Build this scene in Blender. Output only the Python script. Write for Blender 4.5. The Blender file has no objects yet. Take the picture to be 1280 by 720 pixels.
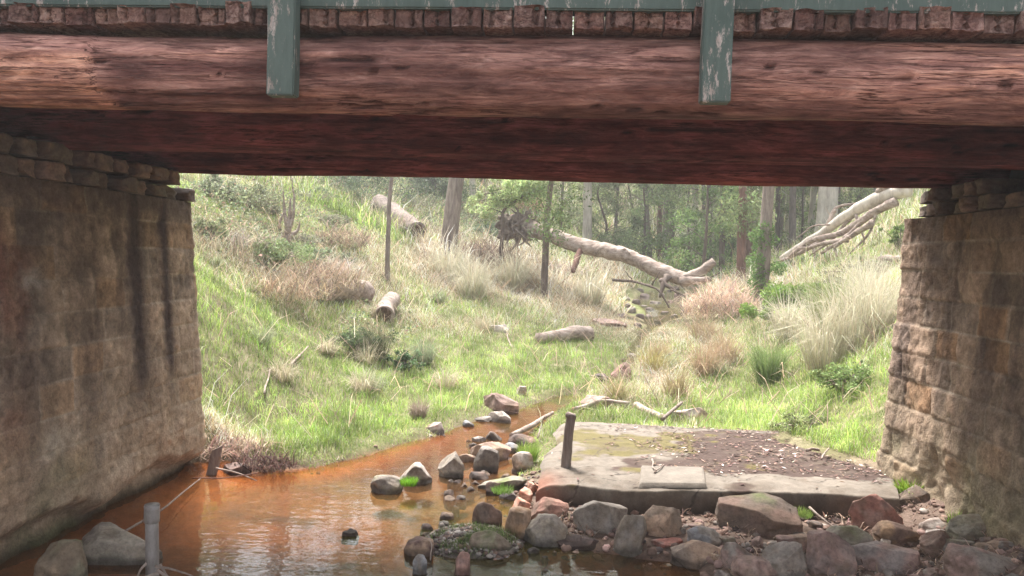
import bpy, math, random
import numpy as np
from mathutils import Matrix, Vector
random.seed(7); rng = np.random.default_rng(11)
scene = bpy.context.scene; C = scene.collection
R_ = math.radians

# ------------------------------------------------------------------ camera
CAM = np.array([0., 0., 2.75]); FPX = 1000.0
a, b, r = R_(4.0), R_(2.1), R_(1.7)
F = np.array([-math.sin(a)*math.cos(b), math.cos(a)*math.cos(b), -math.sin(b)])
Rv = np.array([math.cos(a), math.sin(a), 0.]); Uv = np.cross(Rv, F)
Rr = Rv*math.cos(r)+Uv*math.sin(r); Ur = -Rv*math.sin(r)+Uv*math.cos(r)
cd = bpy.data.cameras.new('camera'); cam = bpy.data.objects.new('camera', cd); C.objects.link(cam)
cam.matrix_world = Matrix(((Rr[0], Ur[0], -F[0], CAM[0]), (Rr[1], Ur[1], -F[1], CAM[1]), (Rr[2], Ur[2], -F[2], CAM[2]), (0, 0, 0, 1)))
cd.sensor_width = 36; cd.lens = 36*FPX/1280; cd.clip_end = 600; cd.clip_start = .05
scene.camera = cam
def ray(px, py): return F+(px-640)/FPX*Rr-(py-360)/FPX*Ur
def P(px, py, Y):
    d = ray(px, py); return CAM+d*(Y/d[1])
def PZ(px, py, z):
    d = ray(px, py); return CAM+d*((z-CAM[2])/d[2])

# ------------------------------------------------------------------ noise
def _h(i, j, k, s):
    n = (i.astype(np.int64)*374761393+j.astype(np.int64)*668265263+k.astype(np.int64)*2147483647//3+s*1274126177) & 0xffffffff
    n = ((n ^ (n >> 13))*1274126177) & 0xffffffff
    n = ((n ^ (n >> 16))*2246822519) & 0xffffffff
    return ((n ^ (n >> 15)) & 0xffffff)/float(0xffffff)
def vn(p, s=0):
    p = np.asarray(p, float); i = np.floor(p); f = p-i; f = f*f*(3-2*f); i = i.astype(np.int64); o = 0
    for dx in (0, 1):
        for dy in (0, 1):
            for dz in (0, 1):
                w = (f[:, 0] if dx else 1-f[:, 0])*(f[:, 1] if dy else 1-f[:, 1])*(f[:, 2] if dz else 1-f[:, 2])
                o = o+w*_h(i[:, 0]+dx, i[:, 1]+dy, i[:, 2]+dz, s)
    return o
def fbm(p, s=0, o=4):
    t = 0; A = .5; p = np.asarray(p, float); n = 0
    for k in range(o): t = t+A*vn(p*2**k+17.3*k, s+k); n += A; A *= .5
    return t/n*2-1
def n2(x, y, sc=1., s=0, o=4, z=0.):
    x = np.atleast_1d(np.asarray(x, float)); y = np.atleast_1d(np.asarray(y, float))
    return fbm(np.stack([x*sc, y*sc, np.full_like(x, z)], 1), s, o)
def sstep(a_, b_, x): t = np.clip((x-a_)/(b_-a_), 0, 1); return t*t*(3-2*t)

# ------------------------------------------------------------------ materials
def newmat(name):
    m = bpy.data.materials.new(name); m.use_nodes = True; nt = m.node_tree; nt.nodes.clear()
    out = nt.nodes.new('ShaderNodeOutputMaterial'); return m, nt, out
def N(nt, t, **k):
    n = nt.nodes.new(t)
    for a_, v in k.items(): setattr(n, a_, v)
    return n
def ramp(nt, fac, stops):
    cr = N(nt, 'ShaderNodeValToRGB'); e = cr.color_ramp.elements
    e[0].position, e[0].color = stops[0][0], (*stops[0][1], 1)
    e[1].position, e[1].color = stops[1][0], (*stops[1][1], 1)
    for p, c in stops[2:]:
        q = e.new(p); q.color = (*c, 1)
    nt.links.new(fac, cr.inputs[0]); return cr.outputs[0]
def noise(nt, sc, det=6, rough=.6, scale3=(1, 1, 1), coord='Object', dist=0):
    tc = N(nt, 'ShaderNodeTexCoord'); mp = N(nt, 'ShaderNodeMapping'); mp.inputs['Scale'].default_value = scale3
    nz = N(nt, 'ShaderNodeTexNoise'); nz.inputs['Scale'].default_value = sc; nz.inputs['Detail'].default_value = det
    nz.inputs['Roughness'].default_value = rough; nz.inputs['Distortion'].default_value = dist
    nt.links.new(tc.outputs[coord], mp.inputs[0]); nt.links.new(mp.outputs[0], nz.inputs['Vector']); return nz.outputs['Fac']
def mixc(nt, fac, A, B, mode='MIX'):
    m = N(nt, 'ShaderNodeMix', data_type='RGBA', blend_type=mode)
    for i, v in ((0, fac), (6, A), (7, B)):
        if isinstance(v, (int, float)): m.inputs[i].default_value = v
        elif isinstance(v, tuple): m.inputs[i].default_value = (*v, 1)
        else: nt.links.new(v, m.inputs[i])
    return m.outputs[2]
def bump(nt, h, st=.5, d=.02, prev=None):
    bp = N(nt, 'ShaderNodeBump'); bp.inputs['Strength'].default_value = st; bp.inputs['Distance'].default_value = d
    nt.links.new(h, bp.inputs['Height'])
    if prev: nt.links.new(prev, bp.inputs['Normal'])
    return bp.outputs[0]
def finish(nt, out, col, rough=.9, nrm=None, spec=.25):
    p = N(nt, 'ShaderNodeBsdfPrincipled'); p.inputs['Specular IOR Level'].default_value = spec
    if isinstance(rough, (int, float)): p.inputs['Roughness'].default_value = rough
    else: nt.links.new(rough, p.inputs['Roughness'])
    if isinstance(col, tuple): p.inputs['Base Color'].default_value = (*col, 1)
    else: nt.links.new(col, p.inputs['Base Color'])
    if nrm: nt.links.new(nrm, p.inputs['Normal'])
    nt.links.new(p.outputs[0], out.inputs[0]); return p
def attr(nt, name='Col'):
    n = N(nt, 'ShaderNodeAttribute'); n.attribute_name = name; return n.outputs['Color']

def mat_vcol(name, sc=18, lo=.7, hi=1.25, st=.5, d=.012, rough=.92, scale3=(1, 1, 1), spec=.2, sc2=None):
    m, nt, out = newmat(name); c = attr(nt); f = noise(nt, sc, 8, .7, scale3)
    g = ramp(nt, f, [(.3, (lo,)*3), (.7, (hi,)*3)])
    col = mixc(nt, 1., c, g, 'MULTIPLY'); nb = bump(nt, f, st, d)
    if sc2:
        f2 = noise(nt, sc2, 5, .7, scale3); nb = bump(nt, f2, st, d*.4, nb)
        col = mixc(nt, .6, col, ramp(nt, f2, [(.3, (lo,)*3), (.7, (hi,)*3)]), 'MULTIPLY')
    finish(nt, out, col, rough, nb, spec); return m
def mat_leaf(name, tr=.4, rough=.55, gl=.25):
    m, nt, out = newmat(name); c = attr(nt)
    p = N(nt, 'ShaderNodeBsdfPrincipled'); p.inputs['Roughness'].default_value = rough; p.inputs['Specular IOR Level'].default_value = gl
    t = N(nt, 'ShaderNodeBsdfTranslucent'); x = N(nt, 'ShaderNodeMixShader'); x.inputs[0].default_value = tr
    nt.links.new(c, p.inputs['Base Color']); nt.links.new(c, t.inputs[0])
    nt.links.new(p.outputs[0], x.inputs[1]); nt.links.new(t.outputs[0], x.inputs[2]); nt.links.new(x.outputs[0], out.inputs[0]); return m
def mat_rock():
    m, nt, out = newmat('river_stone'); oi = N(nt, 'ShaderNodeObjectInfo'); c = attr(nt)
    f = noise(nt, 5, 8, .7); f2 = noise(nt, 28, 6, .75)
    col = mixc(nt, 1., oi.outputs['Color'], c, 'MULTIPLY')
    col = mixc(nt, 1., col, ramp(nt, f, [(.3, (.6, .58, .56)), (.5, (1, 1, 1)), (.72, (1.3, 1.26, 1.2))]), 'MULTIPLY')
    col = mixc(nt, .8, col, ramp(nt, f2, [(.28, (.5, .48, .46)), (.5, (1, 1, 1)), (.75, (1.3, 1.3, 1.3))]), 'MULTIPLY')
    nb = bump(nt, f, .7, .03); nb = bump(nt, f2, .6, .01, nb)
    finish(nt, out, col, .85, nb, .3); return m
def mat_bark(name, c1, c2, c3, sc=6, st=.8, d=.03, stretch=(3, 3, .5)):
    m, nt, out = newmat(name); f = noise(nt, sc, 8, .7, stretch, dist=.3); g = noise(nt, 1.3, 4, .6)
    col = ramp(nt, f, [(.3, c1), (.5, c2), (.72, c3)])
    col = mixc(nt, .6, col, ramp(nt, g, [(.35, (.65, .63, .6)), (.65, (1.25, 1.22, 1.2))]), 'MULTIPLY')
    finish(nt, out, col, .9, bump(nt, f, st, d), .2); return m
M = {}
M['masonry'] = mat_vcol('weathered_stone', 11, .6, 1.4, 1., .035, sc2=48)
M['concrete'] = mat_vcol('old_concrete', 9, .75, 1.2, .5, .012, sc2=60)
M['earth'] = mat_vcol('creek_soil', 6, .6, 1.3, .8, .04, sc2=40)
M['rock'] = mat_rock()
M['leaf'] = mat_leaf('leaf', .4); M['grass'] = mat_leaf('grass_blade', .45, .6, .2); M['straw'] = mat_leaf('dry_blade', .3, .8, .1)
M['litter'] = mat_vcol('litter', 30, .7, 1.2, .2, .005)
M['bark_dark'] = mat_bark('dark_bark', (.07, .05, .042), (.13, .1, .085), (.21, .17, .15), 5)
M['bark_grey'] = mat_bark('grey_bark', (.12, .09, .08), (.22, .18, .16), (.33, .28, .25), 4)
M['bark_pale'] = mat_bark('pale_gum_bark', (.3, .25, .22), (.52, .47, .42), (.68, .64, .6), 1.6, .4)
M['bark_red'] = mat_bark('reddish_bark', (.1, .05, .04), (.18, .1, .08), (.28, .17, .14), 5)
M['deadwood'] = mat_bark('bleached_deadwood', (.12, .08, .065), (.33, .265, .23), (.52, .45, .41), 5, 1., .05, (.35, 1.6, 1.8))
M['log_end'] = mat_bark('rotten_log_core', (.04, .025, .02), (.1, .06, .045), (.22, .15, .11), 8)
def mat_timber(name, c1, c2, c3, c4, sx=.35):
    m, nt, out = newmat(name)
    f = noise(nt, 9, 9, .72, (sx*.9, 1.7, 1.7), dist=.8); g = noise(nt, 30, 7, .75, (sx*.5, 1.6, 1.6)); h = noise(nt, .9, 5, .6, (.9, 1, 2.2))
    col = ramp(nt, f, [(.28, c1), (.44, c2), (.58, c3), (.74, c4)])
    col = mixc(nt, .75, col, ramp(nt, h, [(.36, (.36, .28, .29)), (.5, (.95, .9, .88)), (.64, (1.5, 1.45, 1.4))]), 'MULTIPLY')
    col = mixc(nt, .7, col, ramp(nt, g, [(.32, (.45, .4, .4)), (.5, (1, 1, 1)), (.7, (1.25, 1.25, 1.25))]), 'MULTIPLY')
    k = noise(nt, 12, 5, .62, (sx*.22, 1.5, 1.5), dist=.35)
    ck = ramp(nt, k, [(.475, (1, 1, 1)), (.497, (.22, .16, .15)), (.503, (.22, .16, .15)), (.53, (1, 1, 1))])
    msk = ramp(nt, h, [(.42, (.1, .1, .1)), (.6, (1, 1, 1))])
    col = mixc(nt, msk, col, mixc(nt, 1., col, ck, 'MULTIPLY'))
    col = mixc(nt, 1., col, attr(nt), 'MULTIPLY')
    nb = bump(nt, ck, .6, .02); nb = bump(nt, f, .9, .035, nb); nb = bump(nt, g, .7, .012, nb)
    finish(nt, out, col, .88, nb, .2); return m
M['girder'] = mat_timber('weathered_hardwood', (.085, .045, .04), (.19, .105, .088), (.31, .19, .155), (.47, .34, .29))
M['plank'] = mat_timber('deck_hardwood', (.09, .05, .045), (.2, .12, .105), (.33, .23, .2), (.48, .37, .33), 2.5)
def mat_paint():
    m, nt, out = newmat('worn_green_paint')
    f = noise(nt, 7, 10, .8, (1.6, 1.6, .45)); g = noise(nt, 22, 7, .7, (1.3, 1, .25)); h = noise(nt, 1.4, 3, .5)
    col = ramp(nt, h, [(.35, (.05, .08, .07)), (.65, (.08, .112, .1))])
    col = mixc(nt, .5, col, ramp(nt, g, [(.3, (.55, .6, .58)), (.7, (1.3, 1.3, 1.3))]), 'MULTIPLY')
    fl = ramp(nt, f, [(.555, (0, 0, 0)), (.6, (1, 1, 1))])
    wood = ramp(nt, g, [(.3, (.2, .15, .13)), (.7, (.5, .45, .42))])
    col = mixc(nt, fl, col, wood)
    finish(nt, out, col, .6, bump(nt, g, .4, .008), .35); return m
M['paint'] = mat_paint()
def mat_pipe():
    m, nt, out = newmat('grey_plastic_pipe'); g = noise(nt, 8, 6, .7, (1, 1, .4)); 
    col = ramp(nt, g, [(.3, (.13, .11, .1)), (.55, (.26, .24, .23)), (.75, (.34, .31, .29))])
    finish(nt, out, col, .55, bump(nt, g, .2, .005), .4); return m
M['pipe'] = mat_pipe()
def mat_water():
    m, nt, out = newmat('shallow_creek_water')
    f = noise(nt, 5.5, 3, .5, (1, 1.6, 1)); g = noise(nt, 1.1, 2, .5)
    nb = bump(nt, g, .15, .05); nb = bump(nt, f, .16, .02, nb)
    fr = N(nt, 'ShaderNodeFresnel'); fr.inputs[0].default_value = 1.36; nt.links.new(nb, fr.inputs['Normal'])
    tr = N(nt, 'ShaderNodeBsdfTransparent'); tr.inputs[0].default_value = (.86, .76, .64, 1)
    gl = N(nt, 'ShaderNodeBsdfGlossy'); gl.inputs['Roughness'].default_value = .03; gl.inputs['Color'].default_value = (1, 1, 1, 1); nt.links.new(nb, gl.inputs['Normal'])
    x = N(nt, 'ShaderNodeMixShader'); nt.links.new(fr.outputs[0], x.inputs[0]); df = N(nt, 'ShaderNodeBsdfDiffuse'); tb = noise(nt, .7, 3, .5); cb = attr(nt); nt.links.new(cb, df.inputs[0])
    xm = N(nt, 'ShaderNodeMixShader'); xm.inputs[0].default_value = .32; nt.links.new(tr.outputs[0], xm.inputs[1]); nt.links.new(df.outputs[0], xm.inputs[2]); nt.links.new(xm.outputs[0], x.inputs[1]); nt.links.new(gl.outputs[0], x.inputs[2])
    nt.links.new(x.outputs[0], out.inputs[0]); return m
M['water'] = mat_water()

# ------------------------------------------------------------------ objects
def tag(o, label=None, cat=None, group=None, kind=None):
    for k, v in (('label', label), ('category', cat), ('group', group), ('kind', kind)):
        if v: o[k] = v
    return o
def mesh(name, V, Fa, mat, col=None, parent=None, smooth=True):
    V = np.asarray(V, np.float32); me = bpy.data.meshes.new(name)
    groups = [np.asarray(x, np.int32) for x in (Fa if isinstance(Fa, list) else [Fa]) if len(x)]
    me.vertices.add(len(V)); me.vertices.foreach_set('co', V.ravel())
    nl = sum(g.size for g in groups); nf = sum(len(g) for g in groups)
    me.loops.add(nl); me.loops.foreach_set('vertex_index', np.concatenate([g.ravel() for g in groups]))
    me.polygons.add(nf)
    tot = np.concatenate([np.full(len(g), g.shape[1], np.int32) for g in groups])
    st = np.concatenate([[0], np.cumsum(tot)[:-1]]).astype(np.int32)
    me.polygons.foreach_set('loop_start', st); me.polygons.foreach_set('loop_total', tot)
    me.polygons.foreach_set('use_smooth', np.full(nf, smooth))
    me.update(calc_edges=True); me.validate()
    c = np.ones((len(V), 4), np.float32)
    if col is not None: c[:, :3] = np.clip(col, 0, 4)
    at = me.color_attributes.new('Col', 'FLOAT_COLOR', 'POINT'); at.data.foreach_set('color', c.ravel())
    me.materials.append(mat); o = bpy.data.objects.new(name, me); C.objects.link(o)
    if parent: o.parent = parent
    return o
def empty(name, loc=(0, 0, 0)):
    o = bpy.data.objects.new(name, None); o.location = [float(v) for v in loc]; o.empty_display_size = .1; C.objects.link(o); return o
class MB:
    def __init__(s): s.V = []; s.F = {3: [], 4: []}; s.C = []; s.n = 0
    def add(s, V, Fs, col=None):
        V = np.asarray(V, float)
        for f in Fs:
            f = np.asarray(f)
            if len(f): s.F[f.shape[1]].append(f+s.n)
        s.V.append(V); s.n += len(V)
        c = np.ones((len(V), 3)) if col is None else np.broadcast_to(np.asarray(col, float), (len(V), 3))
        s.C.append(c); return s
    def build(s, name, mat, parent=None, smooth=True, off=None):
        V = np.concatenate(s.V)
        if off is not None: V = V-np.asarray(off)
        Fs = [np.concatenate(f) for f in s.F.values() if f]
        return mesh(name, V, Fs, mat, np.concatenate(s.C), parent, smooth)
def gridF(nu, nv, closed=False):
    i, j = np.meshgrid(np.arange(nu if closed else nu-1), np.arange(nv-1), indexing='ij'); i2 = (i+1) % nu
    return np.stack([i*nv+j, i2*nv+j, i2*nv+j+1, i*nv+j+1], -1).reshape(-1, 4)
def tube(pts, rad, sides=10, rough=.08, seed=0, cap=True, fs=2.0):
    pts = np.asarray(pts, float); rad = np.broadcast_to(np.asarray(rad, float), (len(pts),))
    T = np.gradient(pts, axis=0); T /= np.linalg.norm(T, axis=1)[:, None]+1e-9
    ref = np.array([0, 0, 1.]) if abs(T[0][2]) < .8 else np.array([1., 0, 0])
    A = np.cross(T, ref); A /= np.linalg.norm(A, axis=1)[:, None]+1e-9; B = np.cross(T, A)
    th = np.arange(sides)/sides*2*math.pi
    V = pts[:, None]+rad[:, None, None]*(np.cos(th)[None, :, None]*A[:, None]+np.sin(th)[None, :, None]*B[:, None])
    n, k = len(pts), sides
    nz = fbm(V.reshape(-1, 3)*fs/ max(rad.max(), .02)*.35, seed, 3).reshape(n, k, 1)
    if rad.max() > .12: nz = nz+.5*fbm(V.reshape(-1, 3)*np.array([3, 9, 9.]), seed+3, 3).reshape(n, k, 1)
    V = pts[:, None]+(V-pts[:, None])*(1+rough*2*nz)
    i, j = np.meshgrid(np.arange(n-1), np.arange(k), indexing='ij'); j2 = (j+1) % k
    Fq = np.stack([i*k+j, i*k+j2, (i+1)*k+j2, (i+1)*k+j], -1).reshape(-1, 4)
    V = V.reshape(-1, 3); Ft = np.zeros((0, 3), int)
    if cap:
        c0 = len(V); V = np.vstack([V, pts[:1], pts[-1:]])
        jj = np.arange(k); Ft = np.vstack([np.stack([jj*0+c0, (jj+1) % k, jj], 1), np.stack([jj*0+c0+1, (n-1)*k+jj, (n-1)*k+(jj+1) % k], 1)])
    return V, [Fq, Ft]
def curve(p, n=12, wob=0., seed=0):
    p = np.asarray(p, float); d = np.r_[0, np.cumsum(np.linalg.norm(np.diff(p, axis=0), axis=1))]; t = np.linspace(0, d[-1], n)
    q = np.stack([np.interp(t, d, p[:, k]) for k in range(3)], 1)
    if len(p) > 2:
        for _ in range(2): q[1:-1] = (q[:-2]+2*q[1:-1]+q[2:])/4
    if wob:
        w = np.stack([n2(t, t*0+k*9.1, 1.5/max(d[-1], .3)*2, seed+k, 3) for k in range(3)], 1); w -= w[:1]; q = q+w*wob
    return q
def box(x0, x1, y0, y1, z0, z1):
    V = np.array([[x, y, z] for x in (x0, x1) for y in (y0, y1) for z in (z0, z1)], float)
    Fq = np.array([[0, 1, 3, 2], [4, 6, 7, 5], [0, 4, 5, 1], [2, 3, 7, 6], [0, 2, 6, 4], [1, 5, 7, 3]]); return V, [Fq]
def blades(P0, L, W, az, lean, col, tipcol=None, curl=.5):
    n = len(P0); L = np.broadcast_to(L, (n,)); W = np.broadcast_to(W, (n,)); lean = np.broadcast_to(lean, (n,))
    d = np.stack([np.cos(az), np.sin(az), np.zeros(n)], 1); s = np.stack([-np.sin(az), np.cos(az), np.zeros(n)], 1)
    tw = rng.uniform(0, math.pi, n); s = s*np.cos(tw)[:, None]+d*np.sin(tw)[:, None]
    up = np.array([0, 0, 1.])
    m = P0+(L*.55)[:, None]*(d*np.sin(lean*.6)[:, None]+up*np.cos(lean*.6)[:, None])
    l2 = lean*(1+curl)
    t = m+(L*.5)[:, None]*(d*np.sin(l2)[:, None]+up*np.cos(l2)[:, None])
    w = (W*.5)[:, None]*s
    V = np.stack([P0-w, P0+w, m-w*.8, m+w*.8, t], 1).reshape(-1, 3)
    b0 = (np.arange(n)*5)[:, None]
    Ft = (b0[:, None]+np.array([[0, 1, 3], [0, 3, 2], [2, 3, 4]])[None]).reshape(-1, 3)
    tc = col if tipcol is None else tipcol
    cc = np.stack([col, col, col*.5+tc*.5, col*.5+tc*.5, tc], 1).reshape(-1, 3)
    return V, [Ft], cc
def leaves(P0, S, col, asp=.45, down=0.):
    n = len(P0); d = rng.normal(size=(n, 3)); d[:, 2] -= down; d /= np.linalg.norm(d, axis=1)[:, None]
    e = rng.normal(size=(n, 3)); e -= (e*d).sum(1)[:, None]*d; e /= np.linalg.norm(e, axis=1)[:, None]
    S = np.broadcast_to(S, (n,))[:, None]
    V = np.stack([P0-d*S*.5, P0+e*S*asp*.5, P0+d*S*.5, P0-e*S*asp*.5], 1).reshape(-1, 3)
    b0 = (np.arange(n)*4)[:, None]; Fq = (b0+np.arange(4)[None])
    return V, [Fq], np.repeat(col, 4, 0)
def jit(base, n, v=.2, hue=.06):
    base = np.asarray(base, float); k = np.exp(rng.normal(0, v, n))[:, None]; return np.clip(base*k*(1+rng.normal(0, hue, (n, 3))), .005, .95)

# ------------------------------------------------------------------ terrain
ctl = []
for px, py, Y in [
    (300, 560, 11.2), (420, 560, 11.9), (540, 530, 13.2), (620, 505, 14.8),
    (300, 510, 11.9), (400, 500, 13.2), (540, 478, 16), (650, 462, 18.3), (740, 450, 20),
    (262, 430, 12.3), (330, 440, 14), (430, 430, 16.8), (540, 420, 20), (650, 410, 23), (740, 400, 26),
    (245, 345, 14), (330, 385, 16.5), (430, 370, 21), (540, 370, 25), (650, 370, 28), (740, 365, 32),
    (240, 270, 18), (330, 300, 21), (430, 310, 25), (540, 320, 30), (650, 335, 34), (740, 340, 38),
    (240, 225, 24), (330, 240, 28), (430, 262, 32), (540, 285, 37), (650, 305, 42), (760, 325, 46),
    (330, 190, 40), (540, 225, 52), (650, 255, 58), (760, 285, 64),
    (870, 500, 16.3), (960, 500, 15.6), (1040, 530, 12.6), (1110, 585, 9.9),
    (880, 450, 20), (960, 445, 19.5), (1060, 450, 16), (1092, 430, 15),
    (900, 400, 26), (960, 385, 26), (1060, 375, 22), (1105, 360, 19),
    (930, 358, 36), (1000, 345, 35), (1060, 325, 31), (1110, 300, 27),
    (1000, 322, 48), (1110, 255, 42), (880, 335, 56), (850, 352, 46), (800, 440, 21.5), (825, 395, 29), (790, 372, 34), (845, 372, 38), (960, 300, 68)]:
    q = P(px, py, Y); ctl.append(q)
ctl += [np.array(t, float) for t in [
    (-4, 0, -.1), (0, 0, -.2), (3, 0, -.05), (-3, 5, -.1), (0, 5, -.15), (2.2, 7.5, .02), (3.4, 7.3, .16), (3.9, 8.3, .22), (1, 8, .02), (3, 5, .1), (-.5, 10, -.1), (2, 10, 0),(2.6,11.6,.34),(3.2,10.9,.42),(3.6,10,.42),(3.9,9.2,.40),(1,13,.2),
    (-9, 4, 4.0), (-9, -2, 3), (9, 4, 4.0), (9, -2, 3), (-9, 10, 4.1), (-6.5, 10, 2.9), (-6.8,7,3.2), (8, 10, 3.5), (5.8, 10.5, 1.9), (6.4, 7, 2.8),
    (-12, -15, 3), (0, -15, -.3), (12, -15, 3), (-40, 40, 19), (-32, 80, 28), (0, 95, 19), (34, 80, 20), (40, 40, 14), (-30, 12, 11), (30, 12, 8),
    (-30, -12, 8), (30, -12, 8), (0, 125, 30), (-60, 120, 38), (60, 120, 34), (60, 40, 20), (-60, 40, 25), (-60, -15, 15), (60, -15, 13)]]
ctl = np.array(ctl)
def tps_fit(p, z, lam=.02):
    n = len(p); d = np.linalg.norm(p[:, None]-p[None], axis=2); K = np.where(d > 0, d*d*np.log(d+1e-9), 0)+lam*np.eye(n)*n
    Q = np.c_[np.ones(n), p]; A = np.zeros((n+3, n+3)); A[:n, :n] = K; A[:n, n:] = Q; A[n:, :n] = Q.T
    return np.linalg.solve(A, np.r_[z, 0, 0, 0])
_S = 20.
_w = tps_fit(ctl[:, :2]/_S, ctl[:, 2], .00002)
def tps(x, y):
    x = np.atleast_1d(np.asarray(x, float)); y = np.atleast_1d(np.asarray(y, float)); o = np.empty_like(x)
    p = ctl[:, :2]/_S
    for i in range(0, len(x), 20000):
        q = np.stack([x[i:i+20000], y[i:i+20000]], 1)/_S; d2 = ((q[:, None]-p[None])**2).sum(2)
        o[i:i+20000] = (.5*d2*np.log(d2+1e-12))@_w[:-3]+_w[-3]+q@_w[-2:]
    return o
# water outline (level z = 0)
poly = [PZ(*t, 0)[:2] for t in [(300, 592), (390, 585), (450, 572), (500, 556), (545, 545), (590, 530), (640, 514), (690, 499), (722, 500), (700, 512), (672, 534), (655, 560), (652, 590), (640, 625), (660, 660), (700, 682), (800, 700), (860, 712)]]
poly += [np.array(t) for t in [(1.6, 6.4), (2.2, 5), (2.6, 0), (3, -12), (-3.6, -12), (-4.6, 0), (-5.0, 5), (-5.0, 9.75), (-4.3, 10.1)]]
poly = np.array(poly)
def sdf(x, y, pl=poly):
    x = np.atleast_1d(x).astype(float); y = np.atleast_1d(y).astype(float)
    d = np.full(x.shape, 1e9); ins = np.zeros(x.shape, bool)
    for i in range(len(pl)):
        x0, y0 = pl[i]; x1, y1 = pl[(i+1) % len(pl)]; dx, dy = x1-x0, y1-y0
        t = np.clip(((x-x0)*dx+(y-y0)*dy)/(dx*dx+dy*dy+1e-12), 0, 1)
        d = np.minimum(d, np.hypot(x-x0-t*dx, y-y0-t*dy))
        with np.errstate(divide='ignore', invalid='ignore'):
            c = ((y0 > y) != (y1 > y)) & (x < (x1-x0)*(y-y0)/(y1-y0+1e-12)+x0)
        ins ^= c
    return np.where(ins, -d, d)
def seg_d(x, y, path):
    d = np.full(x.shape, 1e9)
    for i in range(len(path)-1):
        x0, y0 = path[i][:2]; x1, y1 = path[i+1][:2]; dx, dy = x1-x0, y1-y0
        t = np.clip(((x-x0)*dx+(y-y0)*dy)/(dx*dx+dy*dy), 0, 1); d = np.minimum(d, np.hypot(x-x0-t*dx, y-y0-t*dy))
    return d
def hbase(x, y):
    x = np.atleast_1d(np.asarray(x, float)); y = np.atleast_1d(np.asarray(y, float))
    h = tps(x, y); far = sstep(10, 40, y)
    h = h+n2(x, y, .45, 3, 4)*(.12+.35*far)*sstep(0.1, 1.2, np.abs(h))+n2(x, y, 2.2, 5, 3)*.035
    return h
def gray(px, py, fn, y0=6.5, y1=110):
    d = ray(px, py); ys = np.geomspace(y0, y1, 500); Q = CAM+d[None]*(ys/d[1])[:, None]; h = fn(Q[:, 0], Q[:, 1]); hit = np.nonzero(Q[:, 2] <= h)[0]
    k = hit[0] if len(hit) else len(ys)-1
    if k > 0:
        a_ = (Q[k-1, 2]-h[k-1]); b_ = (h[k]-Q[k, 2]); t = a_/max(a_+b_, 1e-6); q = Q[k-1]*(1-t)+Q[k]*t
    else: q = Q[k]
    return q
creek = [gray(px, py, hbase) for px, py in [(706, 500), (735, 490), (765, 475), (787, 455), (790, 440)]]
creek += [gray(px, py, hbase) for px, py in [(800, 418), (822, 398), (835, 384), (822, 372), (840, 362)]]
creek = np.array(creek); creek[0, 2] = -.02
for i in range(1, len(creek)): creek[i, 2] = max(creek[i, 2], creek[i-1, 2]+.02)
creek[:, 2] -= .03
ck_len = np.r_[0, np.cumsum(np.linalg.norm(np.diff(creek[:, :2], axis=0), axis=1))]
def ckz(y): return np.interp(y, creek[:, 1], creek[:, 2])
def H(x, y):
    x = np.atleast_1d(np.asarray(x, float)); y = np.atleast_1d(np.asarray(y, float))
    h = hbase(x, y); s = sdf(x, y)+n2(x, y, 1.8, 9, 3)*.1
    near = np.abs(s) < 3
    bank = np.maximum(h, .015+.28*np.clip(s, 0, .25)+n2(x, y, 3, 12, 3)*.02)
    bank = np.where(s < 1.0, bank*sstep(-.1, .9, s)+(1-sstep(-.1, .9, s))*np.clip(.35*s, 0, .3), bank)
    bed = -.03-.22*sstep(0, 1.0, -s)+n2(x, y, 1.6, 21, 4)*.05
    h = np.where(s > 0, bank, bed)
    dc = seg_d(x, y, creek); wdt = .2+1.0*sstep(26, 33, y)
    k = 1-sstep(wdt*.7, wdt*1.8, dc); k = k*sstep(14, 15.5, y)
    h = h*(1-k)+(ckz(y)-.09+n2(x, y, 2.5, 31, 3)*.1)*k
    return h
def G(px, py, y0=6.5): return gray(px, py, H, y0)
def Hs(x, y): return float(H([x], [y])[0])

ys = np.r_[np.arange(-16, 4, .5), np.arange(4, 24, .11), np.geomspace(24, 130, 150)]
xs = np.r_[-np.geomspace(70, 12, 40), np.arange(-12, 14, .12)[1:], np.geomspace(14.2, 70, 40)]
X, Y = np.meshgrid(xs, ys, indexing='ij'); X = X.ravel(); Y = Y.ravel(); Z = H(X, Y)
S = sdf(X, Y)
def colblend(c, w, k): k = np.clip(k, 0, 1)[:, None]; return c*(1-k)+np.asarray(w)[None]*k
nn = n2(X, Y, .8, 41, 4); nf = n2(X, Y, 3.5, 44, 4)
col = np.tile(np.array([[.15, .11, .075]]), (len(X), 1)); col = colblend(col, (.13, .16, .05), .55+.6*nn); col = colblend(col, (.3, .25, .17), sstep(0, .5, nf)*.6)
under = 1-sstep(9.2, 10.6, Y); col = colblend(col, (.17, .12, .095), under)
wet = 1-sstep(-.05, .25, S); col = colblend(col, (.1, .06, .045), wet*.8)
bedm = sstep(0, .12, -S)
bedc = np.tile(np.array([[.26, .10, .045]]), (len(X), 1))
bedc = colblend(bedc, (.22, .17, .07), sstep(-.3, .25, n2(X, Y, .55, 51, 3)+.25*sstep(-1.5, -3., X)*0))
bedc = colblend(bedc, (.34, .13, .045), sstep(.0, .5, -n2(X, Y, .9, 55, 3)))
bedc = colblend(bedc, (.15, .06, .04), sstep(.1, .6, n2(X, Y, 2.2, 57, 4)))
bedc = colblend(bedc, (.52, .17, .04), (1-sstep(0, .5, -S))*(1-sstep(-2.6, -1.4, X))*.8)
bedc = colblend(bedc, (.2, .08, .05), sstep(10.4, 12.5, Y)*.7)
col = col*(1-bedm[:, None])+bedc*bedm[:, None]
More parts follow.
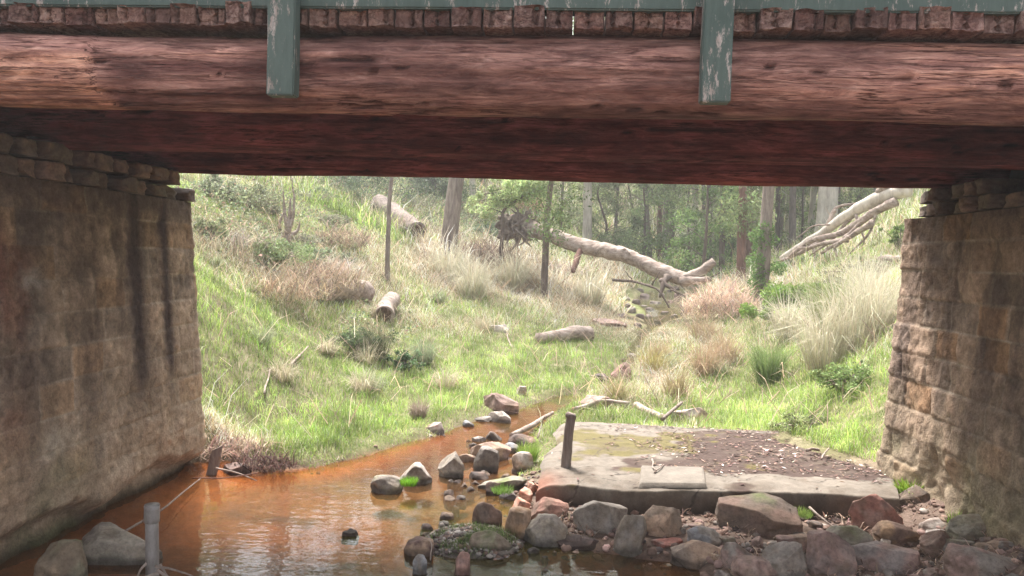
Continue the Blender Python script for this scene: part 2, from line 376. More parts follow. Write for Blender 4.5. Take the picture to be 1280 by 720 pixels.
gr = mesh('ground', np.stack([X, Y, Z], 1), gridF(len(xs), len(ys)), M['earth'], col); tag(gr, kind='structure')
# pool water surface + creek water
wp = np.array([[x, y] for x in np.arange(-5.2, 4, .25) for y in np.arange(-13, 16.3, .25)])
nx, ny = len(np.arange(-5.2, 4, .25)), len(np.arange(-13, 16.3, .25))
wv = np.c_[wp, np.zeros(len(wp))]; Fg = gridF(nx, ny); sd = sdf(wp[:, 0], wp[:, 1]); keep = (sd[Fg] < .45).any(1)
wx, wy = wv[:, 0], wv[:, 1]; wc = np.tile([[.17, .10, .05]], (len(wv), 1))
wc = colblend(wc, (.17, .145, .045), sstep(-.2, .3, n2(wx, wy, .5, 201, 3))); wc = colblend(wc, (.36, .10, .02), (1-sstep(.15, .9, -sd+.25*n2(wx, wy, .9, 203, 3)))*(1-sstep(-2, 0, wx))*.9); wc = colblend(wc, (.36, .10, .025), np.exp(-((wx+4.3)/.7)**2)*.8)
wc = colblend(wc, (.34, .12, .035), sstep(.1, .5, n2(wx, wy, .8, 207, 3))*.7)
wc = wc*np.array([.55, .6, .62])*(1+.8*np.exp(-((wx+4.4)/.8)**2))[:, None]
pool = mesh('pool_water', wv, Fg[keep], M['water'], wc); tag(pool, kind='structure')
cp = curve(creek, 60); tt = np.gradient(cp, axis=0); nrm = np.stack([-tt[:, 1], tt[:, 0]], 1); nrm /= np.linalg.norm(nrm, axis=1)[:, None]
wd = .13+.95*sstep(26, 32, cp[:, 1])+.06*np.sin(cp[:, 1]*2.3); offs = np.linspace(-1, 1, 5)
V = np.stack([np.c_[cp[:, 0]+nrm[:, 0]*wd*o_, cp[:, 1]+nrm[:, 1]*wd*o_, ckz(cp[:, 1])] for o_ in offs], 1).reshape(-1, 3)
tag(mesh('creek_water', V[10:], gridF(58, 5), M['water'], np.tile([[.10, .085, .06]], (len(V)-10, 1))), kind='structure')

# ------------------------------------------------------------------ bridge
bridge = empty('timber_bridge', (0, 5, 3.7)); tag(bridge, 'old timber bridge with round log girders and plank deck resting on two stone abutments', 'bridge')
BO = np.array([0, 5, 3.7])
def w2(U, cy, cz): return fbm(np.stack([U*3.2, cy*9, cz*9], 1), 83, 4)
def girder(yc, zc, rr, x0, x1, seed, tone=(1, 1, 1)):
    nu, nv = 420, 56; u = np.linspace(x0, x1, nu); th = np.arange(nv)/nv*2*math.pi
    U, T = np.meshgrid(u, th, indexing='ij'); U = U.ravel(); T = T.ravel()
    cy, cz = np.cos(T), np.sin(T)
    rad = rr*(1+.03*np.sin(U*.7+seed)+.05*n2(U*.35, T*0, 1, seed, 3))
    g = fbm(np.stack([U*.5, cy*5, cz*5], 1), seed+2, 5)*.022+fbm(np.stack([U*1.6, cy*14, cz*14], 1), seed+3, 4)*.012
    crack = -np.clip(.035-np.abs(fbm(np.stack([U*.45, cy*2.6, cz*2.6], 1), seed+7, 4)), 0, 1)*1.0*sstep(-.1, .2, fbm(np.stack([U*.8, cy*2, cz*2], 1), seed+8, 3))
    rad = rad+g+crack*.8
    V = np.stack([U, yc+rad*cy+.03*np.sin(U*.5+seed), zc+rad*cz+.012*np.sin(U*.9+seed)], 1)
    col = np.ones((len(V), 3)); w = fbm(np.stack([U*.5, cy*3, cz*3], 1), seed+11, 5)
    col = colblend(col, (.45, .36, .38), sstep(.12, .5, w)); col = colblend(col, (1.35, 1.3, 1.2), sstep(.1, .5, -w)*.8)
    pale = sstep(.2, .6, n2(U*.6, cz*4, 1, seed+19, 5)) ; col = colblend(col, (1.5, 1.5, 1.5), pale*.6)
    col = colblend(col, (.2, .13, .12), sstep(.0, .02, -crack-.004))
    if seed == 1:
        zz = V[:, 2]; sp1 = (np.abs(U+.98) < .32)*(np.abs(zz-3.83+.03*n2(U, U*0, 3, 2)) < .055)*(_h(np.floor(U*30).astype(int), np.floor(T*9).astype(int), np.floor(U*0).astype(int), 5) > .86)
        pass
        lp = sstep(-3.0, -3.12, U+.25*(zz-3.9)+.05*n2(zz, zz*0, 9, 4)) if False else 1-sstep(-3.12, -3.04, U+.25*(zz-3.9)+.04*n2(zz, zz*0, 9, 4))
        col = colblend(col, (1.5, 1.5, 1.3), lp*(1-sstep(3.93, 4.02, zz))*.8); col = colblend(col, (.4, .34, .36), (1-lp)*np.exp(-((U+2.85)/.22)**2)*(1-sstep(3.95, 4.02, zz))*.8)
        V[:, 1] -= .02*lp*(cy < 0)
        wr = sstep(1.6, 2.6, U)*sstep(-.1, .3, w2(U, cy, cz)); col = colblend(col, (1.55, 1.5, 1.25), wr*.7*(1-sstep(.8, 1, cz)))
    j, i = np.arange(nv), 0
    Ft = np.vstack([np.stack([j*0+len(V), j, (j+1) % nv], 1), np.stack([j*0+len(V)+1, (nu-1)*nv+(j+1) % nv, (nu-1)*nv+j], 1)])
    Fq = np.array([[i_*nv+jj, i_*nv+(jj+1) % nv, (i_+1)*nv+(jj+1) % nv, (i_+1)*nv+jj] for i_ in range(nu-1) for jj in range(nv)])
    V = np.vstack([V, [[x0, yc, zc], [x1, yc, zc]]]); col = np.vstack([col, np.ones((2, 3))])*np.array(tone)
    return mesh('girder', V-BO, [Fq[:, ::-1], Ft], M['girder'], col, bridge)
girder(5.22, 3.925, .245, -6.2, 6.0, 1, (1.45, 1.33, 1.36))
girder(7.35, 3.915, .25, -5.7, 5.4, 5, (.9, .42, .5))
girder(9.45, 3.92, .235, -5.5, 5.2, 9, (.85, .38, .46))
x = -6.1
while x < 6.0:
    w = random.uniform(.165, .205); y0 = 4.99+random.uniform(-.035, .04); zt = 4.305+random.uniform(-.012, .012); zb = 4.178+random.uniform(-.006, .012)
    # irregular sawn plank, finer at the visible weathered end
    nyk = np.r_[0, .015, .05, .12, .3, 1, 2.5, 5.0]; prof = []
    nxk, nzk = 7, 5
    ring = [(i_/(nxk-1), 0) for i_ in range(nxk)]+[(1, j_/(nzk-1)) for j_ in range(1, nzk)]+[(i_/(nxk-1), 1) for i_ in range(nxk-2, -1, -1)]+[(0, j_/(nzk-1)) for j_ in range(nzk-2, 0, -1)]
    k = len(ring); V = []
    sd_ = random.randint(0, 9999); splitx = random.uniform(.2, .8)
    for q, yy in enumerate(nyk):
        sh = .94 if q == 0 else 1.
        for (s_, t_) in ring:
            px_ = x+.004+(w-.008)*(.5+(s_-.5)*sh); pz_ = zb+(zt-zb)*(.5+(t_-.5)*sh); V.append([px_, y0+yy, pz_])
    V = np.array(V); e = np.exp(-(V[:, 1]-y0)/.12)
    V[:, 2] += e*fbm(V*14+sd_, 3, 3)*.018; V[:, 0] += e*fbm(V*14+sd_+50, 4, 3)*.008; 
    V[:, 1] += e*fbm(np.stack([V[:, 0]*20, V[:, 1]*0, V[:, 2]*20], 1)+sd_, 5, 3)*.03
    V = V.tolist(); base = len(V)
    # end face as inner grid
    cen = []
    for ss in (.75, .5, .25):
        for (s_, t_) in ring:
            nzv = float(fbm(np.array([[s_*3*ss+sd_, t_*2*ss, ss]]), 8, 2)[0])
            V.append([x+w*(.5+(s_-.5)*ss*.94), y0+.01+nzv*.015+(.03 if abs((.5+(s_-.5)*ss)-splitx) < .06 else 0), zb+(zt-zb)*(.5+(t_-.5)*ss*.94)])
    V.append([x+w/2, y0+.01, (zb+zt)/2]); V = np.array(V)
    Fq = [[q*k+j_, q*k+(j_+1) % k, (q+1)*k+(j_+1) % k, (q+1)*k+j_] for q in range(len(nyk)-1) for j_ in range(k)]
    prev = 0
    Fq2 = []
    for q in range(3):
        cur = base+q*k; Fq2 += [[prev+(j_+1) % k, prev+j_, cur+j_, cur+(j_+1) % k] for j_ in range(k)]; prev = cur
    Ft = [[prev+(j_+1) % k, prev+j_, len(V)-1] for j_ in range(k)]
    tone = random.choice([(1, 1, 1), (.75, .7, .7), (1.25, 1.2, 1.15), (.9, .85, .8), (1.15, 1.05, 1.05), (.6, .5, .5)])
    mesh('deck_plank', V-BO, [np.array(Fq), np.array(Fq2), np.array(Ft)], M['plank'], np.tile(tone, (len(V), 1)), bridge, smooth=False)
    x += w+random.uniform(.001, .005)
def painted_beam(name, x0, x1, y0, y1, z0, z1, bev=.008, seed=0):
    import bmesh
    bm = bmesh.new(); bmesh.ops.create_cube(bm, size=1)
    for v in bm.verts: v.co = Vector(((x0+x1)/2+v.co.x*(x1-x0), (y0+y1)/2+v.co.y*(y1-y0), (z0+z1)/2+v.co.z*(z1-z0)))
    bmesh.ops.bevel(bm, geom=bm.edges[:], offset=bev, segments=2, affect='EDGES')
    bmesh.ops.subdivide_edges(bm, edges=[e for e in bm.edges if e.calc_length() > .5], cuts=8)
    for v in bm.verts:
        n_ = fbm(np.array([[v.co.x*3+seed, v.co.y*3, v.co.z*3]]), 3, 3)[0]; v.co += Vector((n_*.006, n_*.004, n_*.005))-Vector(BO)
    me = bpy.data.meshes.new(name); bm.to_mesh(me); me.materials.append(M['paint']); o = bpy.data.objects.new(name, me); C.objects.link(o); o.parent = bridge; return o
for pxc, s_ in ((351, 0), (897, 5)):
    q = P(pxc, 60, 4.87); rp = painted_beam('rail_post', q[0]-.088, q[0]+.088, 4.86, 4.965, 3.715, 5.3, .008, s_)
painted_beam('kerb_rail', -6.2, 6.0, 4.975, 5.12, 4.285, 4.52, .01, 9)
painted_beam('hand_rail', -6.2, 6.0, 4.965, 5.03, 5.05, 5.2, .01, 13)
# far side kerb
painted_beam('kerb_rail', -6.2, 6.0, 9.8, 9.95, 4.325, 4.45, .01, 19)

# ------------------------------------------------------------------ abutments
def abutment(side, plan, zt, batter, seed, label):
    root = empty('stone_abutment', (plan[1][0], 7, 0)); tag(root, label, 'abutment'); O = np.array([plan[1][0], 7, 0.])
    plan = np.array(plan, float); L = np.r_[0, np.cumsum(np.linalg.norm(np.diff(plan, axis=0), axis=1))]
    st = .02; u = np.arange(0, L[-1], st); v = np.arange(-.35, zt+.001, st)
    px_ = np.interp(u, L, plan[:, 0]); py_ = np.interp(u, L, plan[:, 1])
    ks = np.ones(5)/5
    def sm(a_): return np.convolve(np.pad(a_, 2, 'edge'), ks, 'valid')
    px_, py_ = sm(px_), sm(py_); tx = np.gradient(px_); ty = np.gradient(py_); ll = np.hypot(tx, ty); nx_, ny_ = ty/ll*side*-1, -tx/ll*side*-1
    nx_, ny_ = -side*ty/ll, side*tx/ll
    if side > 0: pass
    U, Vv = np.meshgrid(u, v, indexing='ij'); U = U.ravel(); Vv = Vv.ravel(); n = len(v)
    bx, by, NX, NY = (np.repeat(q_, n) for q_ in (px_, py_, nx_, ny_))
    rh = .31; wob = .02*n2(U, Vv, .8, seed, 3); row = np.floor((Vv+wob+.35)/rh); fr = ((Vv+wob+.35)/rh)-row
    bl = .42+.3*_h(row, row*0, row*0, seed+5); uu = (U+wob)/bl+_h(row, row*0+3, row*0, seed+6)*3; cell = np.floor(uu); fu = uu-cell
    dj = np.minimum(np.minimum(fr, 1-fr)*rh, np.minimum(fu, 1-fu)*bl)
    hid = _h(row, cell, row*0+1, seed+8); h2 = _h(row, cell, row*0+2, seed+9)
    P3 = np.stack([U, Vv, U*0], 1)
    rough = fbm(P3*5, seed+1, 6); fine = fbm(P3*16, seed+2, 4)
    smooth_ = (sstep(0, .3, n2(U, Vv, .35, seed+30, 3)+.15) if side > 0 else np.full(len(U), .0))
    if side < 0: js, ra = .014, .026
    else: js, ra = .013, .03
    lowr = 1-sstep(.2, 1.3, Vv)
    h = -js*np.exp(-(dj/.016)**2)*(.5+.8*np.clip(n2(U, Vv, 1.3, seed+60, 3)+.5, 0, 1))+ra*rough*(1+lowr)+.012*fine+(hid-.5)*(.014 if side < 0 else .03)
    gouge = sstep(.25, .6, n2(U, Vv, 1.7, seed+70, 4)); h -= gouge*.045*(1 if side > 0 else .5)*(1+lowr)
    # ragged undermined foot
    foot = (.22 if side < 0 else .1)+.32*n2(U, U*0, 1.1, seed+80, 4)
    bt = batter*(zt-Vv)/zt; h = h+bt-(.26 if side < 0 else .12)*(1-sstep(foot-.1, foot+.12, Vv))
    V = np.stack([bx+NX*h, by+NY*h, Vv], 1)
    mort = np.exp(-(dj/.012)**2)*sstep(-.3, .3, n2(U, Vv, 1.1, seed+61, 3))
    if side < 0: base = np.array([.34, .26, .2])
    else: base = np.array([.33, .235, .175])
    col = base[None]*(.78+.45*hid)[:, None]; 
    tint = np.where((h2 > .82)[:, None], [[1.35, 1.0, .6]], np.where((h2 < .16)[:, None], [[.7, .78, .9]], [[1, 1, 1]]))
    col = col*(1+(tint-1)*(.3 if side < 0 else .45))
    col *= (1+.6*rough+.4*fine)[:, None]
    col = colblend(col, (.5, .42, .34), mort*.85)
    wpos = by-0
    # long vertical damp stains, plus a darker band towards the wall top
    stn_top = sstep(.05, .45, n2(U*3.2, Vv*.22, 1, seed+90, 4))*.55
    if side < 0:
        for yc_, w_, k_ in ((8.35, .2, 1.2), (8.98, .12, 1.2), (7.6, .09, .45), (6.8, .15, .4)):
            stn_top = np.maximum(stn_top, np.clip(k_, 0, 1)*np.exp(-((wpos-yc_+.05*n2(Vv, Vv*0, 1.2, 4, 3))/w_)**2)*sstep(.5, 1.6, Vv+.3*fine))
        top = sstep(2.75, 3.35, Vv+.35*rough); stn_top = np.maximum(stn_top, top*.75)
    else:
        top = sstep(2.7, 3.4, Vv+.3*rough); stn_top = np.maximum(stn_top, top*.6); stn_top = np.maximum(stn_top, .6*sstep(.1, .5, n2(U, Vv, .7, seed+95, 4)))
    col = colblend(col, (.05, .034, .036), np.clip(stn_top, 0, .93))
    wh = sstep(.42, .6, n2(U*1.4, Vv, .9, seed+101, 5))
    if side < 0: wh = np.maximum(wh*(1-sstep(7.4, 8., wpos)), sstep(.05, .3, n2(U*2, Vv*2, 1, 77, 5))*(np.exp(-((wpos-6.55)/.25)**2-((Vv-2.45)/.4)**2)+np.exp(-((wpos-6.9)/.2)**2-((Vv-.95)/.14)**2)))
    else: wh = wh*.3
    col = colblend(col, (.5, .47, .42), wh*.75)
    if side < 0: col = colblend(col, (.2, .07, .05), sstep(.2, .5, n2(U, Vv, .8, seed+120, 4))*(1-sstep(6.2, 6.8, wpos))*.8)
    col = colblend(col, (.36, .29, .2) if side > 0 else (.42, .33, .24), (1-sstep(.3, 1.7, Vv+.5*rough))*.75)
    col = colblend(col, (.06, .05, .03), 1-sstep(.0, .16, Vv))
    col = colblend(col, (.1, .12, .05), sstep(.2, .6, n2(U, Vv, 1.2, seed+130, 4))*(1-sstep(.3, 1.3, Vv))*.5)
    Fq = gridF(len(u), len(v)); 
    if side < 0: Fq = Fq[:, ::-1]
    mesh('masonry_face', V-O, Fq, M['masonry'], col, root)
    # top ledge, back fill wall
    mb = MB(); xi = plan[1][0]; s = side
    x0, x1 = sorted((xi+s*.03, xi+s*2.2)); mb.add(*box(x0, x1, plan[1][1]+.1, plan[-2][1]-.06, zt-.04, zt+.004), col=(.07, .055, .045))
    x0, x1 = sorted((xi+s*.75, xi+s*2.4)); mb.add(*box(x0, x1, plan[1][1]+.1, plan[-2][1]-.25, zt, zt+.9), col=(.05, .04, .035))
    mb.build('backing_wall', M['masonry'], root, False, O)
    # loose bearing stones under the girders
    rs = random.Random(seed); y = plan[1][1]+.1
    while y < plan[-2][1]-.15:
        w_ = rs.uniform(.18, .42); top_ = 3.69
        for lay in range(2):
            hh = (top_-zt)/2; 
            if rs.random() < .16 and lay == 1: continue
            zc = zt+hh*(lay+.5); dx = rs.uniform(-.07, .06)
            stone('bearing_stone', (xi+s*(.20-dx), y+w_/2, zc), (.5, w_*.97, hh*.97), rs.choice([(.12, .09, .08), (.2, .13, .11), (.17, .14, .12), (.25, .17, .14)]), rs.randint(0, 9999), root, O, .92, .06, 4, 2)
        y += w_+.012
    return root
def ico(sub):
    import bmesh
    bm = bmesh.new(); bmesh.ops.create_icosphere(bm, subdivisions=sub, radius=1); V = np.array([v.co[:] for v in bm.verts]); Fa = np.array([[v.index for v in f.verts] for f in bm.faces]); bm.free(); return V, Fa
ICO = {k: ico(k) for k in (2, 3, 4, 5)}
def stone_mesh(size, seed, boxy=.5, rough=.1, sub=4, cuts=9):
    V, Fa = ICO[sub]; V = V.copy(); rs = np.random.default_rng(seed)
    m = np.abs(V).max(1)[:, None]; V = V*(1-boxy)+V/m*boxy*.85
    lowz = V[:, 2] < 0; kk = 1/np.sqrt(np.clip(1-(V[:, 2]/np.abs(V[:, 2]).max())**2*.8, .3, 1)); V[lowz, :2] *= kk[lowz][:, None]**.8
    for _ in range(cuts):
        d = rs.normal(size=3); d /= np.linalg.norm(d); c = rs.uniform(.58, .88); t = V@d; V = V-np.clip(t-c, 0, 9)[:, None]*d[None]*.97
    th = np.arctan2(V[:, 1], V[:, 0]); rr_ = np.hypot(V[:, 0], V[:, 1]); eq = np.abs(V[:, 2]) < .16; bins = ((th+math.pi)/(2*math.pi)*24).astype(int) % 24
    re_ = np.array([rr_[eq & (bins == b_)].max() if (eq & (bins == b_)).any() else .8 for b_ in range(24)]); re_ = (np.roll(re_, 1)+2*re_+np.roll(re_, -1))/4
    ri = np.interp((th+math.pi)/(2*math.pi)*24-.5, np.arange(-1, 25), np.r_[re_[-1], re_, re_[0]]); tz = sstep(0, .5, -V[:, 2])*sstep(1.0, .8, -V[:, 2]) if False else sstep(0, .3, -V[:, 2])
    V[:, :2] *= (1+tz*(ri*.98/np.maximum(rr_, .25)-1)*.85)[:, None]
    nz = fbm(V*1.6+seed % 97, seed % 31, 5); V = V*(1+rough*1.6*nz)[:, None]
    nz2 = fbm(V*6+seed % 89, seed % 29, 3); V = V*(1+rough*.35*nz2)[:, None]
    ext = np.abs(V).max(0); V = V/ext*np.asarray(size)[None]*.5
    c = np.ones((len(V), 3))*(1+.4*nz+.3*nz2)[:, None]; return V, Fa, c
def stone(name, loc, size, colr, seed, parent=None, O=np.zeros(3), boxy=.5, rough=.1, sub=3, cuts=7, rot=0., moss=None, wet=False, twocol=None, tilt=(0, 0)):
    V, Fa, c = stone_mesh(size, seed, boxy, rough, sub, cuts)
    loc = np.asarray(loc, float)
    base = np.tile(np.asarray(colr, float)*.72+np.array([.24, .195, .165])*.22, (len(V), 1))
    if twocol is not None: base = colblend(base, twocol, sstep(-.15, .25, fbm(V/np.max(size)*3+seed % 50, 3, 3)))
    c = c*base
    if moss: 
        k = sstep(.0, .4, V[:, 2]/size[2]+.5*fbm(V/np.max(size)*4+3, 5, 4)-(1-moss)*.5); c = colblend(c, (.10, .13, .035), k*.85)
    dirt = sstep(.0, .45, fbm(V/np.max(size)*3.5+seed % 41, 9, 5)); c = colblend(c, (.15, .11, .08), dirt*.6)
    if wet: # tide line of damp stone just above the water
        zz = V[:, 2]+loc[2]; k = 1-sstep(.03, .09, zz+.03*fbm(V*9, 4, 2)); c = c*(1-.62*k)[:, None]
    if name == 'bearing_stone': pass
    o = mesh(name, V, Fa, M['rock'], c, parent); o.location = [float(v_) for v_ in loc-O]; o.rotation_euler = (tilt[0], tilt[1], rot); return o
LP = [(-7.0, 2.2), (-4.73, 2.9), (-4.71, 9.72), (-6.4, 10.6)]
left = abutment(-1, LP, 3.33, .22, 100, 'dark left stone abutment with streaked brown face standing in the orange pool')
RPn = [(6.6, 2.4), (4.06, 3.0), (4.05, 8.8), (3.93, 9.75), (6.0, 10.9)]
right = abutment(1, RPn, 3.36, .2, 300, 'right stone abutment of tan rough ashlar blocks beside the rock pile')

# ------------------------------------------------------------------ concrete slab
slab = empty('concrete_slab', (1.7, 10, 0)); tag(slab, 'low weathered concrete slab beside the pool covered in leaf litter and yellow moss', 'slab'); SO = np.array([1.7, 10, 0.])
ZS = .36
c_nl, c_nr, c_fr, c_fl = PZ(672, 603, ZS), PZ(1122, 618, ZS), PZ(1010, 541, ZS), PZ(699, 526, ZS)
c_fr = c_fl+(c_fr-c_fl)*1.28
nu, nv = 230, 190; uu, vv = np.meshgrid(np.linspace(0, 1, nu), np.linspace(-.16, 1.0, nv), indexing='ij'); uu = uu.ravel(); vv = vv.ravel()
vc = np.clip(vv, 0, 1)[:, None]; u1 = uu[:, None]
SP = (c_nl*(1-u1)+c_nr*u1)*(1-vc)+(c_fl*(1-u1)+c_fr*u1)*vc
SP[:, 1] += (n2(SP[:, 0], SP[:, 1]*0, 1.3, 61, 5)*.13+.06*np.minimum(0, n2(SP[:, 0], SP[:, 1]*0, 6, 62, 3)))*(1-vc[:, 0])**3
# worn lip, then front face falling to the creek bed
k = np.clip(-vv/.16, 0, 1); SP[:, 2] -= np.where(vv < 0, .03+.5*k, .03*(1-sstep(0, .07, vv))); SP[:, 1] -= np.where(vv < 0, .05*np.sqrt(k)+.03*n2(SP[:, 0], SP[:, 2], 5, 66, 4)*sstep(0,.2,k), 0)
e = np.exp(-uu/.02); SP[:, 2] -= .08*e; SP[:, 0] += n2(SP[:, 1], SP[:, 1]*0, 1.5, 63, 4)*.12*np.exp(-uu/.1)
sn = fbm(SP*1.6, 70, 5); sf = fbm(SP*9, 72, 4); SP[:, 2] += sn*.022+sf*.006
SP[:, 2] -= .05*sstep(.3, .6, sn)*(1-sstep(.0, .5, uu))
sc = np.tile(np.array([[.175, .15, .125]]), (len(SP), 1))*(1+.25*sn+.2*sf)[:, None]
lit = sstep(-.1, .12, fbm(SP*2.2, 75, 5)+.95*sstep(.15, .5, uu)*sstep(.12, .3, vv+.1*sn)*(1-sstep(.86, .97, vv+.05*sn))-.2*(1-sstep(.3, .6, uu)) - .27)
sc = colblend(sc, (.06, .037, .031), lit*.92)
ms = sstep(.0, .25, fbm(SP*2.6, 79, 4)+.8*np.exp(-((uu-.2)/.22)**2-((vv-.66)/.22)**2)+.35*np.exp(-((uu-.4)/.3)**2-((vv-.75)/.2)**2)-.4); sc = colblend(sc, (.115, .095, .03), ms*.85)
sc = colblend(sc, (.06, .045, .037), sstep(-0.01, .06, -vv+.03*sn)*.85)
crk = np.abs(fbm(SP*np.array([1.2, 1.8, 1]), 88, 5)) < .012; sc = colblend(sc, (.05, .04, .035), crk*.8); grime = sstep(.0, .4, fbm(SP*4, 93, 5)); sc = colblend(sc, (.11, .085, .065), grime*.6)
sc = colblend(sc, (.3, .1, .06), np.exp(-(uu/.06)**2)*sstep(0,.3,.25-vv)*.6)
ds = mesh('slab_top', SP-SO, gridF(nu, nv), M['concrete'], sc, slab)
# core body so that it has depth
mb = MB(); cc = np.array([c_nl, c_nr, c_fr, c_fl]); cc = cc.mean(0)+(cc-cc.mean(0))*.965
Vb = np.vstack([cc-[0, 0, .07], cc-[0, 0, .8]]); mb.add(Vb, [np.array([[0, 1, 2, 3], [7, 6, 5, 4], [0, 4, 5, 1], [1, 5, 6, 2], [2, 6, 7, 3], [3, 7, 4, 0]])], (.2, .16, .13)); mb.build('slab_body', M['concrete'], slab, False, SO)
q = [PZ(798, 604, ZS+.03), PZ(885, 605, ZS+.03), PZ(881, 583, ZS+.03), PZ(800, 581, ZS+.03)]
nh = 30; a1, b1 = np.meshgrid(np.linspace(0, 1, nh), np.linspace(0, 1, nh), indexing='ij'); a1 = a1.ravel()[:, None]; b1 = b1.ravel()[:, None]
HP = (q[0]*(1-a1)+q[1]*a1)*(1-b1)+(q[3]*(1-a1)+q[2]*a1)*b1; ed = np.minimum(np.minimum(a1, 1-a1), np.minimum(b1, 1-b1))[:, 0]
HP[:, 2] -= np.where(ed < .01, .05, 0); hn = fbm(HP*4, 77, 4); HP[:, 2] += hn*.008
mesh('hatch_cover', HP-SO, gridF(nh, nh), M['concrete'], np.tile([[.19, .165, .14]], (len(HP), 1))*(1+.3*hn)[:, None], slab)
def on_slab(x, y):
    return sdf(x, y, np.array([c_nl[:2], c_nr[:2], c_fr[:2], c_fl[:2]]))
# ------------------------------------------------------------------ posts near the slab and wall
q = PZ(707, 582, ZS); p = empty('timber_post', q); tag(p, 'short dark weathered stump post standing on the concrete slab', 'post')
V, Fs = tube(curve([(0, 0, -.1), (.015, 0, .3), (.045, 0, .575)], 14, .01, 3), np.linspace(.062, .055, 14), 14, .06, 5); MB().add(V, Fs).build('shaft', M['bark_grey'], p)
V, Fs = tube([(.043, 0, .56), (.05, 0, .60), (.055, 0, .615)], [.062, .06, .045], 12, .2, 8); MB().add(V, Fs).build('frayed_top', M['bark_grey'], p)
q = P(190, 632, 6.3); p = empty('standpipe', (q[0], q[1], -.3)); tag(p, 'grey plastic standpipe with joint collar rising from the pool by the left abutment', 'pipe')
hh = q[2]+.3
V, Fs = tube(np.stack([np.linspace(.02, 0, 10), np.zeros(10), np.linspace(0, hh-.1, 10)], 1), .053, 20, .01, 2); MB().add(V, Fs).build('pipe_shaft', M['pipe'], p)
V, Fs = tube(np.stack([np.zeros(7), np.zeros(7), hh+np.array([-.14, -.135, -.1, -.03, 0, .012, -.02])], 1), [.054, .061, .062, .061, .063, .058, .045], 20, .01, 3); MB().add(V, Fs).build('collar', M['pipe'], p)
q = P(262, 602, 9.45); q2 = P(272, 563, 9.4)
mb = MB(); d = q2-q; w_ = np.array([.065, 0, .0]); nn_ = 10
for f in (0,):
    t = np.linspace(-.2, 1, nn_); Vs = []
    for i_, tt_ in enumerate(t):
        c_ = q+d*tt_; s_ = 1-.1*tt_
        Vs += [c_-w_*s_+[0, -.02, 0], c_+w_*s_+[0, -.02, .0], c_+w_*s_+[0, .02, 0], c_-w_*s_+[0, .02, 0]]
    Vs = np.array(Vs); Vs[-4:, 2] += [-.0, .06, .07, -.02]; Fq = np.array([[i_*4+j_, i_*4+(j_+1) % 4, (i_+1)*4+(j_+1) % 4, (i_+1)*4+j_] for i_ in range(nn_-1) for j_ in range(4)]+[[(nn_-1)*4+j_ for j_ in range(4)]])
    Vs += (fbm(Vs*8, 3, 3)*.012)[:, None]; mb.add(Vs-q, [Fq])
st_ = mb.build('wooden_stake', M['bark_grey'], None, False); st_.location = [float(v_) for v_ in q]; tag(st_, 'broken grey timber stake leaning at the foot of the left abutment', 'stake')

